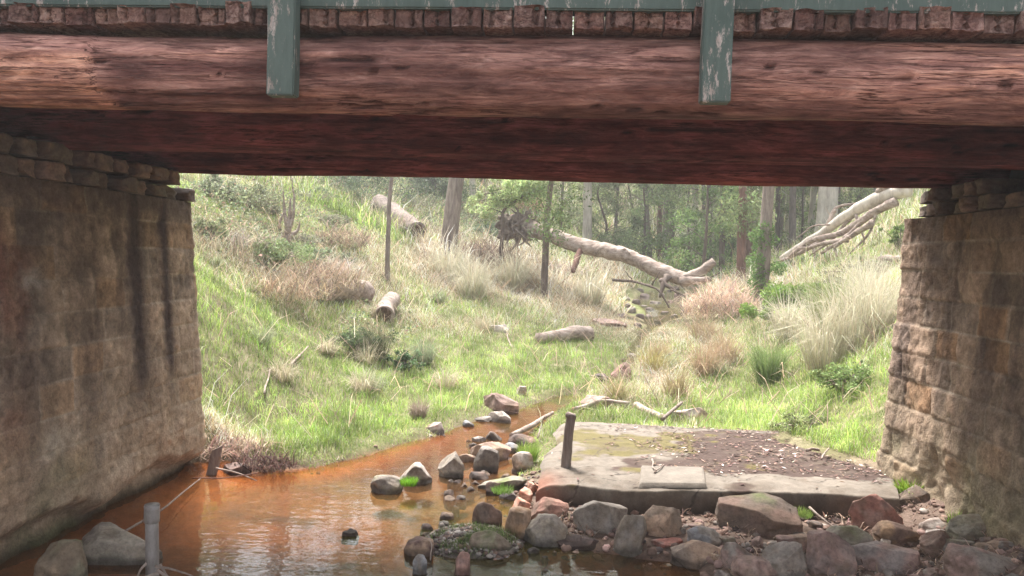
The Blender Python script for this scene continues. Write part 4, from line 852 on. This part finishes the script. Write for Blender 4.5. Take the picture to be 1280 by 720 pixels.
# ------------------------------------------------------------------ sticks
def stick(name, pts, r0, r1, mat, lab, cat='stick', wob=.02, group=None, n=14):
    pts = np.asarray(pts, float); O = pts[0].copy(); cv = curve(pts-O, n, wob, int(abs(pts[0][0]*100)) % 50); V, Fs = tube(cv, np.linspace(r0, r1, n), 7, .12, 3)
    o_ = MB().add(V, Fs).build(name, M[mat]); o_.location = [float(v_) for v_ in O]; return tag(o_, lab, cat, group)
stick('stick', [PZ(1012, 634, .28), PZ(1057, 668, .22)], .013, .009, 'deadwood', 'straight pale stick slanting down past the red boulder')
stick('stick', [PZ(1182, 722, .2), PZ(1195, 702, .3), PZ(1222, 684, .3)], .012, .007, 'deadwood', 'bent pinkish twig over the rocks in the bottom right corner')
stick('stick', [PZ(815, 574, .4), PZ(819, 590, .4)], .01, .007, 'deadwood', 'short white stick lying on the hatch cover')
stick('stick', [PZ(818, 591, .4), PZ(830, 580, .41)], .01, .006, 'deadwood', 'second short white stick crossing the one on the hatch cover')
stick('stick', [PZ(1008, 563, .42), PZ(1024, 562, .42)], .022, .018, 'deadwood', 'thick pale stick on the far right of the slab')
stick('stick', [PZ(1027, 574, .42), PZ(1036, 562, .44)], .014, .01, 'deadwood', 'forked pale twig beside the thick pale stick')
stick('stick', [PZ(150, 668, .18), PZ(205, 636, .12), PZ(250, 600, .05)], .014, .008, 'bark_grey', 'long grey stick lying along the foot of the left abutment')
stick('stick', [PZ(270, 585, .15), PZ(300, 592, .1), PZ(322, 600, .02)], .012, .007, 'deadwood', 'pale twig reaching over the water near the broken stake')
stick('stick', [PZ(240, 598, .1), PZ(290, 596, .12), PZ(320, 590, .06)], .008, .005, 'bark_red', 'thin reddish root along the waterline near the broken stake')
for i_, (x0, y0, x1, y1) in enumerate([(198, 716, 150, 730), (196, 712, 230, 735), (186, 700, 160, 735), (200, 705, 215, 730), (194, 708, 240, 722)]):
    stick('stick', [PZ(x0, y0, .18), PZ(x1, y1, .02)], .012, .006, 'deadwood', 'grey dead twig heaped around the foot of the standpipe', group='twigs around the standpipe')
stick('stick', [PZ(672, 548, .12), PZ(677, 528, .3), PZ(680, 520, .45)], .012, .008, 'deadwood', 'pale root running up the far left corner of the slab')
stick('driftwood', [PZ(640, 545, .05), PZ(668, 530, .1), PZ(690, 515, .15)], .05, .03, 'deadwood', 'bleached branch lying in the water left of the post', 'branch')
stick('driftwood', [PZ(720, 512, .2), PZ(750, 500, .3), PZ(785, 505, .25)], .05, .03, 'deadwood', 'pinkish branch caught at the far edge of the slab', 'branch')
stick('driftwood', [PZ(795, 506, .2), PZ(830, 522, .3)], .06, .05, 'deadwood', 'straight pale branch in the reeds behind the slab', 'branch')
stick('driftwood', [PZ(828, 524, .4), PZ(852, 503, .5)], .03, .025, 'bark_grey', 'thin grey branch leaning up behind the slab', 'branch')
stick('stick', [PZ(538, 700, .1), PZ(541, 680, .18), PZ(537, 675, .2)], .007, .004, 'deadwood', 'small pale twig standing on the weedy spit')
stick('stick', [G(640, 436), G(634, 428)+[0, 0, .15], G(632, 412)+[0, 0, .1]], .02, .01, 'deadwood', 'pale forked twig in the grass left of the grey fallen log')
stick('stick', [G(330, 500)+[0, 0, .1], G(338, 468)+[0, 0, .1]], .02, .012, 'deadwood', 'straw pale stalk on the left green bank')
stick('stick', [G(363, 460)+[0, 0, .05], G(385, 440)+[0, 0, .1]], .03, .015, 'deadwood', 'pale stick pile piece in the middle of the left bank')
stick('stick', [G(445, 486)+[0, 0, .12], G(472, 494)+[0, 0, .1]], .02, .012, 'deadwood', 'short white stick in the brightest green grass')

# ------------------------------------------------------------------ logs
def log(name, A, B, rA, rB, mat, lab, seed, cat='log', hollow=True, branches=()):
    A = np.asarray(A, float); B = np.asarray(B, float); root = empty(name, A); tag(root, lab, cat); n = 30
    cv = curve([np.zeros(3), (B-A)*.5+[0, 0, .02], B-A], n, .06, seed); V, Fs = tube(cv, np.linspace(rA, rB, n), 18, .1, seed, cap=True); MB().add(V, Fs).build('trunk', M[mat], root)
    T = (cv[-1]-cv[-2]); T /= np.linalg.norm(T)
    if hollow:
        V, Fs = tube([cv[-1]+T*.002, cv[-1]+T*.012, cv[-1]+T*.014], [rB*.86, rB*.84, rB*.5], 16, .15, seed+1); MB().add(V, Fs).build('cut_end', M['log_end'], root)
    for (t0, vec, r0_, r1_) in branches:
        p0 = cv[int(t0*(n-1))]; V, Fs = tube(curve([p0, p0+np.array(vec)*.5+[0, 0, .05], p0+np.array(vec)], 12, .08, seed+9), np.linspace(r0_, r1_, 12), 8, .12, seed); MB().add(V, Fs).build('branch', M[mat], root)
    return root
def up(px, py, dz=0., y0=9.7): q = G(px, py, y0); q[2] += dz; return q
log('fallen_log', up(474, 270, .5), up(522, 302, .42), .42, .38, 'bark_grey', 'thick brown log pointing downhill with its sawn end showing high on the left bank', 3)
log('fallen_log', up(395, 372, .2), up(458, 374, .22), .28, .3, 'deadwood', 'hollow pale log half buried in dead bracken on the left bank', 5)
q = up(481, 402, .15); log('fallen_log', q+[-.15, 1.5, .35], q+[.02, -.15, .0], .22, .24, 'deadwood', 'short whitish log pointing at the viewer on the left bank', 7)
log('fallen_log', up(672, 428, .1), up(736, 424, .15), .16, .22, 'deadwood', 'weathered grey log lying in the green grass at mid distance', 9)
log('fallen_log', up(1128, 333, .2, 14), up(1101, 334, .22, 14), .1, .1, 'deadwood', 'short cut log stub poking out beside the right abutment', 11)
log('fallen_log', up(590, 330, .15), up(606, 335, .15), .2, .16, 'bark_grey', 'broken tan log end in the brush heap right of the large grey trunk', 12)
# great fallen trunk
A = P(655, 284, 31.5); B = P(858, 352, 27.5)
root = empty('fallen_tree', A); tag(root, 'long pale fallen trunk lying across the creek valley with torn root plate on the left', 'fallen tree')
cv = curve([np.zeros(3), (P(720, 306, 30.6)-A), (P(780, 322, 29.2)-A), B-A], 90, .16, 4); V, Fs = tube(cv, np.linspace(.31, .24, 90), 26, .15, 14); MB().add(V, Fs).build('trunk', M['deadwood'], root)
mb = MB(); V, Fs, c_ = stone_mesh((1.7, .9, 1.2), 55, .1, .5, 5, 5); mb.add(V+[-.35, 0, .05], [Fs], c_)
for i_ in range(50):
    d_ = rng.normal(size=3)*[.8, .6, .8]; d_[0] -= .2; d_ /= np.linalg.norm(d_); V, Fs = tube(curve([d_*.2, d_*.6, d_*rng.uniform(.4, .75)+rng.normal(0, .38, 3)], 8, .1, i_), np.linspace(.08, .015, 8), 6, .2, i_); mb.add(V, Fs)
mb.build('root_plate', M['bark_grey'], root)
V, Fs = tube(curve([P(855, 350, 27.5)-A, P(872, 344, 27.2)-A, P(893, 326, 27)-A], 14, .05, 3), np.linspace(.24, .12, 14), 12, .15, 3); MB().add(V, Fs).build('branch', M['deadwood'], root)
for (pts_, r0_, r1_, mt) in [([(852, 352, 27.4), (890, 350, 26.8)], .2, .08, 'deadwood'), ([(835, 346, 27.6), (829, 357, 27.2), (826, 372, 27)], .14, .04, 'bark_dark'), ([(826, 350, 27.4), (840, 360, 27), (852, 372, 26.8)], .1, .03, 'bark_dark'), ([(765, 318, 29.4), (783, 311, 28.9), (788, 318, 28.6)], .06, .03, 'deadwood'), ([(728, 309, 30.3), (722, 322, 29.9), (717, 340, 29.3)], .13, .09, 'bark_red'), ([(640, 270, 32), (652, 284, 31.5)], .1, .2, 'bark_red')]:
    V, Fs = tube(curve([P(*t)-A for t in pts_], 12, .05, 5), np.linspace(r0_, r1_, 12), 9, .15, 6); MB().add(V, Fs).build('branch', M[mt], root)
# dark forked branch over creek
A = P(765, 350, 26); root = empty('dead_branch', A); tag(root, 'thin black forked branch arching over the upper creek', 'branch')
for pts_, r0_ in (([(765, 350, 26), (795, 349, 26), (815, 358, 25.5), (825, 362, 25.2), (838, 384, 25)], .05), ([(815, 358, 25.5), (822, 346, 25.4), (826, 340, 25.4)], .03), ([(838, 362, 25.2), (858, 372, 25)], .03), ([(790, 349, 26), (782, 340, 26)], .02)):
    V, Fs = tube(curve([P(*t)-A for t in pts_], 16, .06, 5), np.linspace(r0_, r0_*.5, 16), 7, .15, 6); MB().add(V, Fs).build('branch', M['bark_dark'], root)
# bleached fallen tree on right slope
A = P(1135, 232, 27.5); root = empty('fallen_tree', A); tag(root, 'bleached bare fallen tree with many limbs propped on the right slope', 'fallen tree')
for pts_, r0_, r1_, nm in [([(1135, 236, 27.5), (1095, 250, 28.5), (1060, 272, 29.5), (1020, 298, 31), (975, 324, 32.5)], .26, .1, 'trunk'), ([(1120, 252, 27.6), (1085, 268, 28.4), (1050, 292, 29.5), (1010, 300, 30.5), (985, 318, 31.5)], .16, .06, 'branch'),
    ([(1108, 228, 28), (1090, 250, 28.7)], .2, .12, 'branch'), ([(1075, 262, 29.2), (1040, 300, 29.8), (1010, 322, 30.6)], .07, .03, 'branch'), ([(1100, 256, 28.2), (1092, 290, 28.2), (1060, 318, 28.8)], .06, .025, 'branch'), ([(1070, 268, 29), (1078, 300, 28.6), (1073, 326, 28.6)], .05, .02, 'branch'), ([(1050, 280, 29.8), (1010, 282, 30.5), (992, 300, 31)], .04, .015, 'branch'), ([(1032, 286, 30.5), (1042, 262, 30.3), (1076, 254, 30)], .08, .03, 'branch'), ([(1044, 262, 30.3), (1034, 276, 30.2), (1028, 290, 30.4)], .06, .03, 'branch'), ([(1065, 290, 29), (1047, 310, 29.3), (1047, 322, 29.2)], .09, .04, 'branch'), ([(1090, 278, 28), (1060, 296, 28.8), (1028, 316, 29.8)], .12, .05, 'branch'),
    ([(1060, 300, 29), (1020, 308, 30), (1000, 312, 31)], .1, .05, 'branch'), ([(1012, 306, 30.8), (1015, 320, 30.5)], .06, .03, 'branch'), ([(1090, 262, 28.4), (1070, 284, 28.8), (1056, 300, 29)], .08, .04, 'branch'), ([(1030, 300, 30.5), (990, 322, 31.6), (968, 328, 32)], .1, .04, 'branch')]:
    V, Fs = tube(curve([P(*t)-A for t in pts_], 20, .12, int(pts_[0][0])), np.linspace(r0_, r1_, 20), 12, .13, 6); MB().add(V, Fs).build(nm, M['bark_pale' if nm == 'trunk' else 'deadwood'], root)
# snag
A = up(360, 305, 0); root = empty('dead_stump', A); tag(root, 'pale shattered stump with upright splinters on the left slope', 'stump')
for pts_, r0_ in (([(0, 0, -.2), (.0, 0, .5), (.05, 0, 1.3)], .1), ([(.02, 0, .3), (-.12, 0, .9), (-.13, 0, 1.5)], .06), ([(0, 0, .3), (.2, 0, .9), (.08, 0, 1.9)], .05), ([(-.1, 0, 0), (-.3, 0, .5), (-.1, 0, .9)], .06), ([(0, 0, .1), (.25, .1, .4), (.35, .1, .7)], .06)):
    V, Fs = tube(curve(pts_, 12, .05, int(r0_*100)), np.linspace(r0_*1.3, r0_*.25, 12), 8, .15, 6); MB().add(V, Fs).build('splinter', M['deadwood'], root)
# brush heaps of dead sticks
def heap(px, py, rx, rz, n, lab, col, y0=9.7):
    q = G(px, py, y0); az = rng.uniform(0, 6.28, n); rr_ = np.sqrt(rng.random(n))*rx; P0 = np.stack([np.cos(az)*rr_, np.sin(az)*rr_*.6, rng.random(n)*rz*(1-rr_/rx*.6)], 1)
    V, Ft, cc_ = blades(P0, rng.uniform(.3, 1.1, n)*rx*.7, .012+.0004*q[1], rng.uniform(0, 6.28, n), rng.uniform(.6, 1.9, n), jit(col, n, .35), None, .25); o_ = mesh('brush_heap', V, Ft, M['straw'], cc_, None, False); o_.location = [float(v_) for v_ in q]; tag(o_, lab, 'brush heap')
heap(600, 332, 1.6, .9, 900, 'heap of dead brown sticks right of the large grey trunk', (.24, .17, .14))
heap(390, 362, 1.3, .6, 900, 'heap of dead bracken around the hollow pale log', (.36, .28, .21))
heap(425, 310, 1.1, .6, 600, 'heap of dead brush above the hollow pale log', (.32, .25, .19))
heap(350, 375, 1.2, .5, 600, 'brown bracken heap above the green left bank', (.36, .28, .2))
heap(700, 345, 1.2, .5, 400, 'heap of bleached twigs right of the slim dark trunk', (.5, .42, .37))
heap(900, 400, 1.2, 1.3, 1300, 'tall mound of pinkish dead grass at the upper creek', (.56, .42, .34))
heap(300, 310, .9, .35, 260, 'grey twig heap on the upper left slope', (.4, .34, .29))
heap(500, 290, 1.2, .5, 350, 'brown twig heap below the brown log end', (.34, .27, .22))
heap(545, 300, 1.2, .6, 350, 'dark twig heap at the left foot of the large grey trunk', (.26, .2, .17))
heap(420, 345, .9, .4, 350, 'pale twig heap touching the hollow pale log', (.5, .44, .38))
heap(870, 362, 1.0, .5, 300, 'twig heap under the right end of the long fallen trunk', (.42, .35, .3))
heap(285, 572, .55, .18, 500, 'mat of dead grass beside the broken timber stake', (.34, .25, .2))
heap(330, 585, .4, .1, 300, 'dark wet debris on the waterline of the left bank', (.13, .08, .07))
heap(655, 265, 1.5, 1.6, 600, 'drooping mass of dead brown fronds above the torn root plate', (.45, .3, .22))

# ------------------------------------------------------------------ bushes and trees
def leafcloud(centers, rads, n, S_, col, asp=.4, down=.3, flat=.8):
    k_ = rng.integers(len(centers), size=n); d = rng.normal(size=(n, 3)); d /= np.linalg.norm(d, axis=1)[:, None]; rr_ = rng.random(n)**.45
    Pp = centers[k_]+d*rr_[:, None]*rads[k_][:, None]*np.array([1, 1, flat]); tone = np.exp(rng.normal(0, .22, len(centers)))[k_]
    return leaves(Pp, S_*rng.uniform(.6, 1.3, n), jit(col, n, .25)*tone[:, None], asp, down)
def bush(px, py, w, h, n, S_, col, lab, y0=9.7, name='bush', zoff=0):
    q = G(px, py, y0); w_ = w*q[1]/1000; h_ = h*q[1]/1000; root = empty(name, q); tag(root, lab, 'bush'); m = 30
    cen = np.stack([rng.normal(0, w_*.27, m), rng.normal(0, w_*.25, m), rng.uniform(.15, .85, m)*h_], 1); mb = MB()
    for c_ in cen: V, Fs = tube(curve([(c_[0]*.1, c_[1]*.1, -.1), c_*.5+[0, 0, .1], c_], 8, .04, 3), np.linspace(.02, .006, 8), 5, .1, 2); mb.add(V, Fs)
    mb.build('stems', M['bark_grey'], root)
    V, Fq, c2 = leafcloud(cen, rng.uniform(.08, .2, m)*max(w_, h_), n, S_, col); mesh('foliage', V, Fq, M['leaf'], c2, root, False)
bush(985, 405, 90, 52, 7000, .11, (.2, .3, .07), 'bright green leafy bush at the foot of the ivy clad trunk')
bush(1035, 385, 50, 30, 3000, .1, (.22, .3, .1), 'smaller green bush right of the bright leafy bush')
bush(895, 330, 70, 60, 5000, .16, (.13, .2, .07), 'dark green bush behind the right end of the long fallen trunk')
bush(860, 318, 50, 45, 3500, .16, (.16, .2, .1), 'olive bush at the foot of the three clustered trunks')
bush(450, 440, 60, 30, 3500, .06, (.12, .16, .08), 'low dark grey green bush in the middle of the left bank')
bush(505, 462, 34, 26, 1800, .06, (.13, .2, .1), 'small dark green leafy plant beneath the grey green tussock')
bush(1000, 540, 50, 24, 2200, .045, (.26, .3, .14), 'low pale green creeping plant spilling over the far right of the slab')
bush(1055, 490, 60, 34, 3000, .06, (.2, .27, .1), 'leafy green undergrowth beside the right abutment')
bush(520, 240, 110, 40, 7000, .12, (.17, .2, .15), 'dusty grey green scrub around the brown log end', 20)
bush(270, 250, 60, 34, 4000, .08, (.2, .22, .15), 'grey green scrub directly beyond the top of the left abutment', 14)
bush(340, 330, 90, 34, 4500, .07, (.2, .25, .12), 'green leafy scrub above the bright left bank', 12)
bush(550, 255, 90, 40, 5000, .14, (.15, .19, .11), 'grey green thicket left of the large grey trunk', 20)
bush(450, 248, 120, 50, 7000, .13, (.12, .155, .10), 'wide grey green thicket at the top of the left slope', 18)
bush(610, 300, 60, 24, 3000, .12, (.14, .19, .12), 'blue green thicket right of the large grey trunk', 20)
bush(770, 322, 60, 34, 3500, .16, (.2, .24, .12), 'pale green shrub behind the long fallen trunk', 33)
bush(720, 288, 70, 40, 3500, .18, (.22, .25, .13), 'olive shrub on the far slope above the long fallen trunk', 36)
bush(1125, 310, 30, 30, 1200, .1, (.18, .25, .08), 'green shrub against the far edge of the right abutment', 14)
bush(300, 262, 80, 34, 3500, .08, (.2, .22, .13), 'pale tangled shrub on the upper left slope', 14)
bush(262, 300, 50, 30, 2200, .07, (.19, .22, .12), 'tangled shrub just past the left abutment', 12)
for i_ in range(24):
    px, py = (rng.uniform(240, 640), rng.uniform(236, 330)) if i_ < 18 else (rng.uniform(960, 1095), rng.uniform(330, 420))
    bush(px, py, rng.uniform(26, 60), rng.uniform(12, 26), 1300, .085, (.17, .21, .13) if i_ % 2 else (.24, .24, .17), 'low grey green scrub clump on the bank' if i_ % 2 else 'low twiggy olive scrub clump on the bank', 11)
for o_ in C.objects:
    if o_.get('label', '').endswith('scrub clump on the bank'): o_['group'] = 'grey green scrub clumps' if 'grey green' in o_['label'] else 'olive scrub clumps'
def tree(base, top, r0_, r1_, mat, lab, seed, hgt=None, crown=None, ncl=14, nl=5000, S_=.13, col=(.14, .19, .075), group=None, nbr=7, y0=None, crk=.15, name='tree', low=None):
    base = np.asarray(base, float); top = np.asarray(top, float); root = empty(name, base); tag(root, lab, 'tree', group); rs = np.random.default_rng(seed)
    d = top-base; Ht = hgt if hgt else np.linalg.norm(d); d = d/np.linalg.norm(d)
    tip = d*Ht; n = 40; cv = curve([np.array([0, 0, -.4]), d*Ht*.3, d*Ht*.65+[rs.normal(0, crk), rs.normal(0, crk), 0], tip+[rs.normal(0, crk*2), rs.normal(0, crk*2), 0]], n, crk, seed)
    rad = np.interp(np.linspace(0, 1, n), [0, .03, .08, 1], [r0_*1.5, r0_*1.15, r0_, r1_]); V, Fs = tube(cv, rad, 14, .07, seed); MB().add(V, Fs).build('trunk', M[mat], root)
    cen = []
    if crown is None: crown = (.45, Ht*.25)
    mb = MB()
    for i_ in range(ncl):
        t = rs.uniform(crown[0], 1); p0 = cv[int(t*(n-1))]; az_ = rs.uniform(0, 6.28); R1 = crown[1]*(1.15-t*.5)*rs.uniform(.5, 1.1)
        p1 = p0+np.array([math.cos(az_)*R1, math.sin(az_)*R1, R1*rs.uniform(.0, .6)]); rb = max(r0_*(1-t)*.45, .02)
        V, Fs = tube(curve([p0, (p0+p1)/2+[0, 0, R1*.12], p1], 9, R1*.08, seed+i_), np.linspace(rb, rb*.3, 9), 6, .1, 2); mb.add(V, Fs)
        cen += [p1, (p0+p1*2)/3+rs.normal(0, .25, 3), p1+rs.normal(0, R1*.25, 3)]
    if low:
        for (lx, ly, lz) in low:
            p1 = np.array((lx, ly, lz))-base; t = np.clip((p1[2]-.3)/Ht, .05, .95); p0 = cv[int(t*(n-1))]
            V, Fs = tube(curve([p0, (p0+p1)/2+[0, 0, .15], p1], 9, .1, seed), np.linspace(.035, .012, 9), 6, .1, 2); mb.add(V, Fs); cen += [p1, p1+rs.normal(0, .25, 3), (p0+p1)/2]
    mb.build('limbs', M[mat], root); cen = np.array(cen)
    V, Fq, c_ = leafcloud(cen, rs.uniform(.14, .3, len(cen))*crown[1]*1.2, nl, S_, col, .35, .5); mesh('crown', V, Fq, M['leaf'], c_, root, False); return root
def T(px, pyb, pxt, pyt, y0=9.7, dY=0.):
    b_ = G(px, pyb, y0); return b_, P(pxt, pyt, b_[1]+dY)
b_, t_ = T(484, 348, 488, 230); tree(b_, t_, .075, .03, 'bark_grey', 'thin pale sapling pole on the left bank', 1, 7, (.6, 1.2), 8, 1500, .1)
b_, t_ = T(556, 325, 571, 225); tree(b_, t_, .33, .12, 'bark_grey', 'large grey trunk leaning slightly right in the middle of the left bank', 2, 15, (.5, 3.5), 18, 9000)
b_, t_ = T(680, 372, 684, 225); tree(b_, t_, .13, .06, 'bark_dark', 'slim dark straight trunk standing nearest in the centre', 3, 10, (.5, 2.2), 14, 6000, low=[P(700, 262, 25), P(668, 240, 25.5), P(712, 248, 25.2), P(695, 285, 25)])
b_ = P(631, 318, 31); b_[2] = Hs(b_[0], b_[1]); t_ = P(638, 240, 31); tree(b_, t_, .1, .03, 'bark_dark', 'small crooked tree with pale green foliage right of the large grey trunk', 4, 3.6, (.75, 1.1), 12, 9000, .14, (.38, .45, .22), crk=.3, low=[P(600, 244, 31), P(615, 236, 31), P(635, 240, 30.5), P(655, 238, 31), P(622, 252, 31), P(592, 250, 31.5), P(670, 234, 31), P(605, 262, 31)])
b_, t_ = T(700, 300, 706, 228, 28); tree(b_, t_, .1, .05, 'bark_dark', 'dark sapling forking behind the slim dark trunk', 5, 9, (.3, 2.2), 16, 7000, .14, (.22, .26, .11))
for (px, pb, pt, r_, mt, lab, sd__) in [(823, 327, 826, .19, 'bark_red', 'left trunk of the tight cluster of three beyond the fallen trunk', 11), (831, 331, 835, .24, 'bark_grey', 'middle trunk of the tight cluster of three beyond the fallen trunk', 12), (839, 318, 842, .2, 'bark_dark', 'right trunk of the tight cluster of three beyond the fallen trunk', 13)]:
    b_, t_ = T(px, pb, pt, 228, 30); tree(b_, t_, r_, .08, mt, lab, sd__, 16, (.35, 3), 16, 5000, .18, (.17, .21, .09))
b_, t_ = T(797, 312, 789, 262, 30); tree(b_, t_, .09, .04, 'bark_dark', 'thin leaning sapling left of the trunk cluster', 14, 8, (.3, 2), 12, 4000, .16, (.2, .25, .11))
b_ = P(951, 352, 27); b_[2] = Hs(b_[0], b_[1]); t_ = P(964, 232, 27)
tree(b_, t_, .22, .1, 'bark_grey', 'ivy clad grey trunk standing above the pinkish dead grass', 15, 13, (.45, 3), 14, 6000)
c_ = np.array([P(px, py, 26.8+random.uniform(-.1, .3)) for px, py in [(946, 296), (952, 310), (944, 325), (950, 340), (962, 300), (945, 352), (957, 285), (950, 365), (972, 335)]])
V, Fq, c2 = leafcloud(c_, np.full(len(c_), .34), 3200, .1, (.12, .2, .06)); o = mesh('ivy', V-c_[0], Fq, M['leaf'], c2, None, False); o.location = [float(v_) for v_ in c_[0]]; tag(o, 'dark green ivy climbing the lower half of the grey trunk', 'ivy')
for (px, pb, pt, r_, mt, lab, sd__, Yd) in [(1031, 292, 1034, .55, 'bark_pale', 'broad white gum trunk behind the bleached fallen tree', 21, 46), (905, 292, 904, .17, 'bark_dark', 'dark slender trunk left of the reddish trunk', 22, 44), (928, 318, 929, .2, 'bark_red', 'dark reddish trunk left of the ivy clad trunk', 23, 36), (940, 300, 938, .25, 'bark_red', 'red stained burnt trunk just behind the dark reddish trunk', 24, 48),
    (984, 290, 986, .25, 'bark_pale', 'pale trunk between the ivy clad trunk and the broad white gum', 25, 60), (1003, 285, 1004, .28, 'bark_pale', 'second pale trunk left of the broad white gum', 26, 64), (1048, 285, 1047, .22, 'bark_dark', 'dark trunk hugging the right side of the broad white gum', 27, 50), (1078, 262, 1078, .18, 'bark_dark', 'dark trunk above the limbs of the bleached fallen tree', 28, 50), (948, 270, 947, .2, 'bark_pale', 'thin white trunk far behind the red stained trunk', 29, 70)]:
    b_ = P(px, pb, Yd); b_[2] = Hs(b_[0], b_[1]); t_ = P(pt, 228, Yd)
    if t_[2]-b_[2] < 1: t_ = b_+[0, 0, 5]
    tree(b_, t_, r_, r_*.4, mt, lab, sd__, 18 if r_ > .3 else 15, (.3, 3.4), 16, 6500, .2, (.22, .27, .12), low=[P(px+random.uniform(-30, 30), random.uniform(236, 285), Yd+random.uniform(-1, 1)) for _ in range(4)] if r_ < .3 else None)
# understorey foliage trees on the right centre
for (px, Yd, hg, lab, cl) in [(880, 40, 6.5, 'leafy dark sapling right of the trunk cluster', (.14, .21, .07)), (862, 46, 7, 'leafy olive sapling behind the trunk cluster', (.18, .23, .1)), (915, 50, 7, 'leafy sapling behind the dark slender trunk', (.15, .22, .08)), (1000, 56, 7, 'leafy sapling before the pale trunks', (.17, .22, .09)), (805, 48, 6, 'leafy sapling left of the trunk cluster', (.17, .22, .1)), (755, 52, 6, 'pale leafy sapling on the far slope centre', (.22, .26, .13)), (1070, 52, 7, 'leafy sapling behind the bleached fallen tree', (.2, .25, .1)), (735, 60, 7, 'olive sapling highest on the far slope centre', (.21, .24, .12))]:
    b_ = P(px, 300, Yd); b_[2] = Hs(b_[0], b_[1]); tree(b_, b_+[0, 0, hg], .1, .03, 'bark_dark', lab, int(px), hg, (.08, 2.0), 20, 5000, .2, cl)
# far forest, built once each kind and copied
protos = []
for i_ in range(3):
    protos.append(tree((0, 0, 0), (0, .2, 10), .15+.05*i_, .06, ['bark_dark', 'bark_grey', 'bark_pale'][i_], 'x', 60+i_, 15+2*i_, (.3, 3.2), 24, 6000, .22, [(.2, .24, .11), (.24, .28, .14), (.26, .29, .16)][i_]))
labs = ['dark barked gum in the far woodland', 'grey barked gum in the far woodland', 'pale barked gum in the far woodland']
spots = []; rr2 = random.Random(5)
while len(spots) < 80:
    Yd = rr2.uniform(54, 112); X_ = rr2.uniform(-.62, .55)*Yd
    if all((X_-s_[0])**2+(Yd-s_[1])**2 > 14 for s_ in spots): spots.append((X_, Yd))
spots += [(P(px_, 280, Y_)[0], Y_) for px_, Y_ in ((735, 50), (770, 58), (815, 52), (868, 56), (890, 49), (915, 60), (940, 54), (972, 52), (992, 50), (1012, 55), (1058, 58), (1090, 52), (590, 50), (540, 46))]
spots += [(-22, 36), (-27, 28), (-20, 26), (-26, 44), (-17, 48), (24, 34), (20, 26), (27, 44), (18, 46), (-30, 20), (26, 20)]
used = [0, 0, 0]
for i_, (X_, Yd) in enumerate(spots):
    k_ = i_ % 3; src = protos[k_]; s_ = rr2.uniform(.8, 1.25)
    if not used[k_]: o_ = src; used[k_] = 1
    else:
        o_ = src.copy(); C.objects.link(o_)
        for ch in src.children:
            c_ = ch.copy(); C.objects.link(c_); c_.parent = o_
    o_.location = (X_, Yd, Hs(X_, Yd)-.1); o_.rotation_euler = (rr2.uniform(-.06, .06), rr2.uniform(-.06, .06), rr2.uniform(0, 6.28)); o_.scale = (s_, s_, s_); o_['label'] = labs[k_]; o_['group'] = labs[k_].replace('gum', 'gums'); 

# ------------------------------------------------------------------ air
hm = bpy.data.materials.new('thin_haze'); hm.use_nodes = True; hn_ = hm.node_tree; hn_.nodes.clear(); ho = hn_.nodes.new('ShaderNodeOutputMaterial'); pv = hn_.nodes.new('ShaderNodeVolumePrincipled')
pv.inputs['Color'].default_value = (.95, .96, .97, 1); pv.inputs['Density'].default_value = .0016; pv.inputs['Anisotropy'].default_value = .2; hn_.links.new(pv.outputs[0], ho.inputs['Volume'])
V, Fs = box(-75, 75, -20, 135, -4, 62); hz = MB().add(V, Fs).build('haze', hm, None, False); tag(hz, kind='stuff')
# ------------------------------------------------------------------ light
w = bpy.data.worlds.new('World'); scene.world = w; w.use_nodes = True; nt = w.node_tree; bg = nt.nodes['Background']
EL, AZ = R_(62), R_(-25)   # azimuth of the sun measured from +Y towards +X
sky = N(nt, 'ShaderNodeTexSky'); sky.sky_type = 'NISHITA'; sky.sun_disc = False; sky.sun_elevation = EL; sky.sun_rotation = AZ; sky.dust_density = 4; sky.air_density = 1.2
bw = N(nt, 'ShaderNodeRGBToBW'); nt.links.new(sky.outputs[0], bw.inputs[0])
mx = N(nt, 'ShaderNodeMix', data_type='RGBA'); mx.inputs[0].default_value = .8; nt.links.new(sky.outputs[0], mx.inputs[6]); nt.links.new(bw.outputs[0], mx.inputs[7]); nt.links.new(mx.outputs[2], bg.inputs[0])
bg.inputs[1].default_value = .15
sl = bpy.data.lights.new('sun', 'SUN'); sl.energy = 2.8; sl.angle = R_(12); sl.color = (1, .95, .88); so = bpy.data.objects.new('sun', sl); C.objects.link(so)
sdv = Vector((math.sin(AZ)*math.cos(EL), math.cos(AZ)*math.cos(EL), math.sin(EL))); so.rotation_euler = sdv.to_track_quat('Z', 'Y').to_euler(); so.location = (0, 0, 30)
scene.view_settings.view_transform = 'Standard'; scene.view_settings.look = 'None'; scene.view_settings.gamma = 1; scene.view_settings.exposure = 2.08
scene.render.engine = 'CYCLES'; scene.cycles.max_bounces = 6; scene.cycles.transparent_max_bounces = 8; scene.cycles.diffuse_bounces = 3
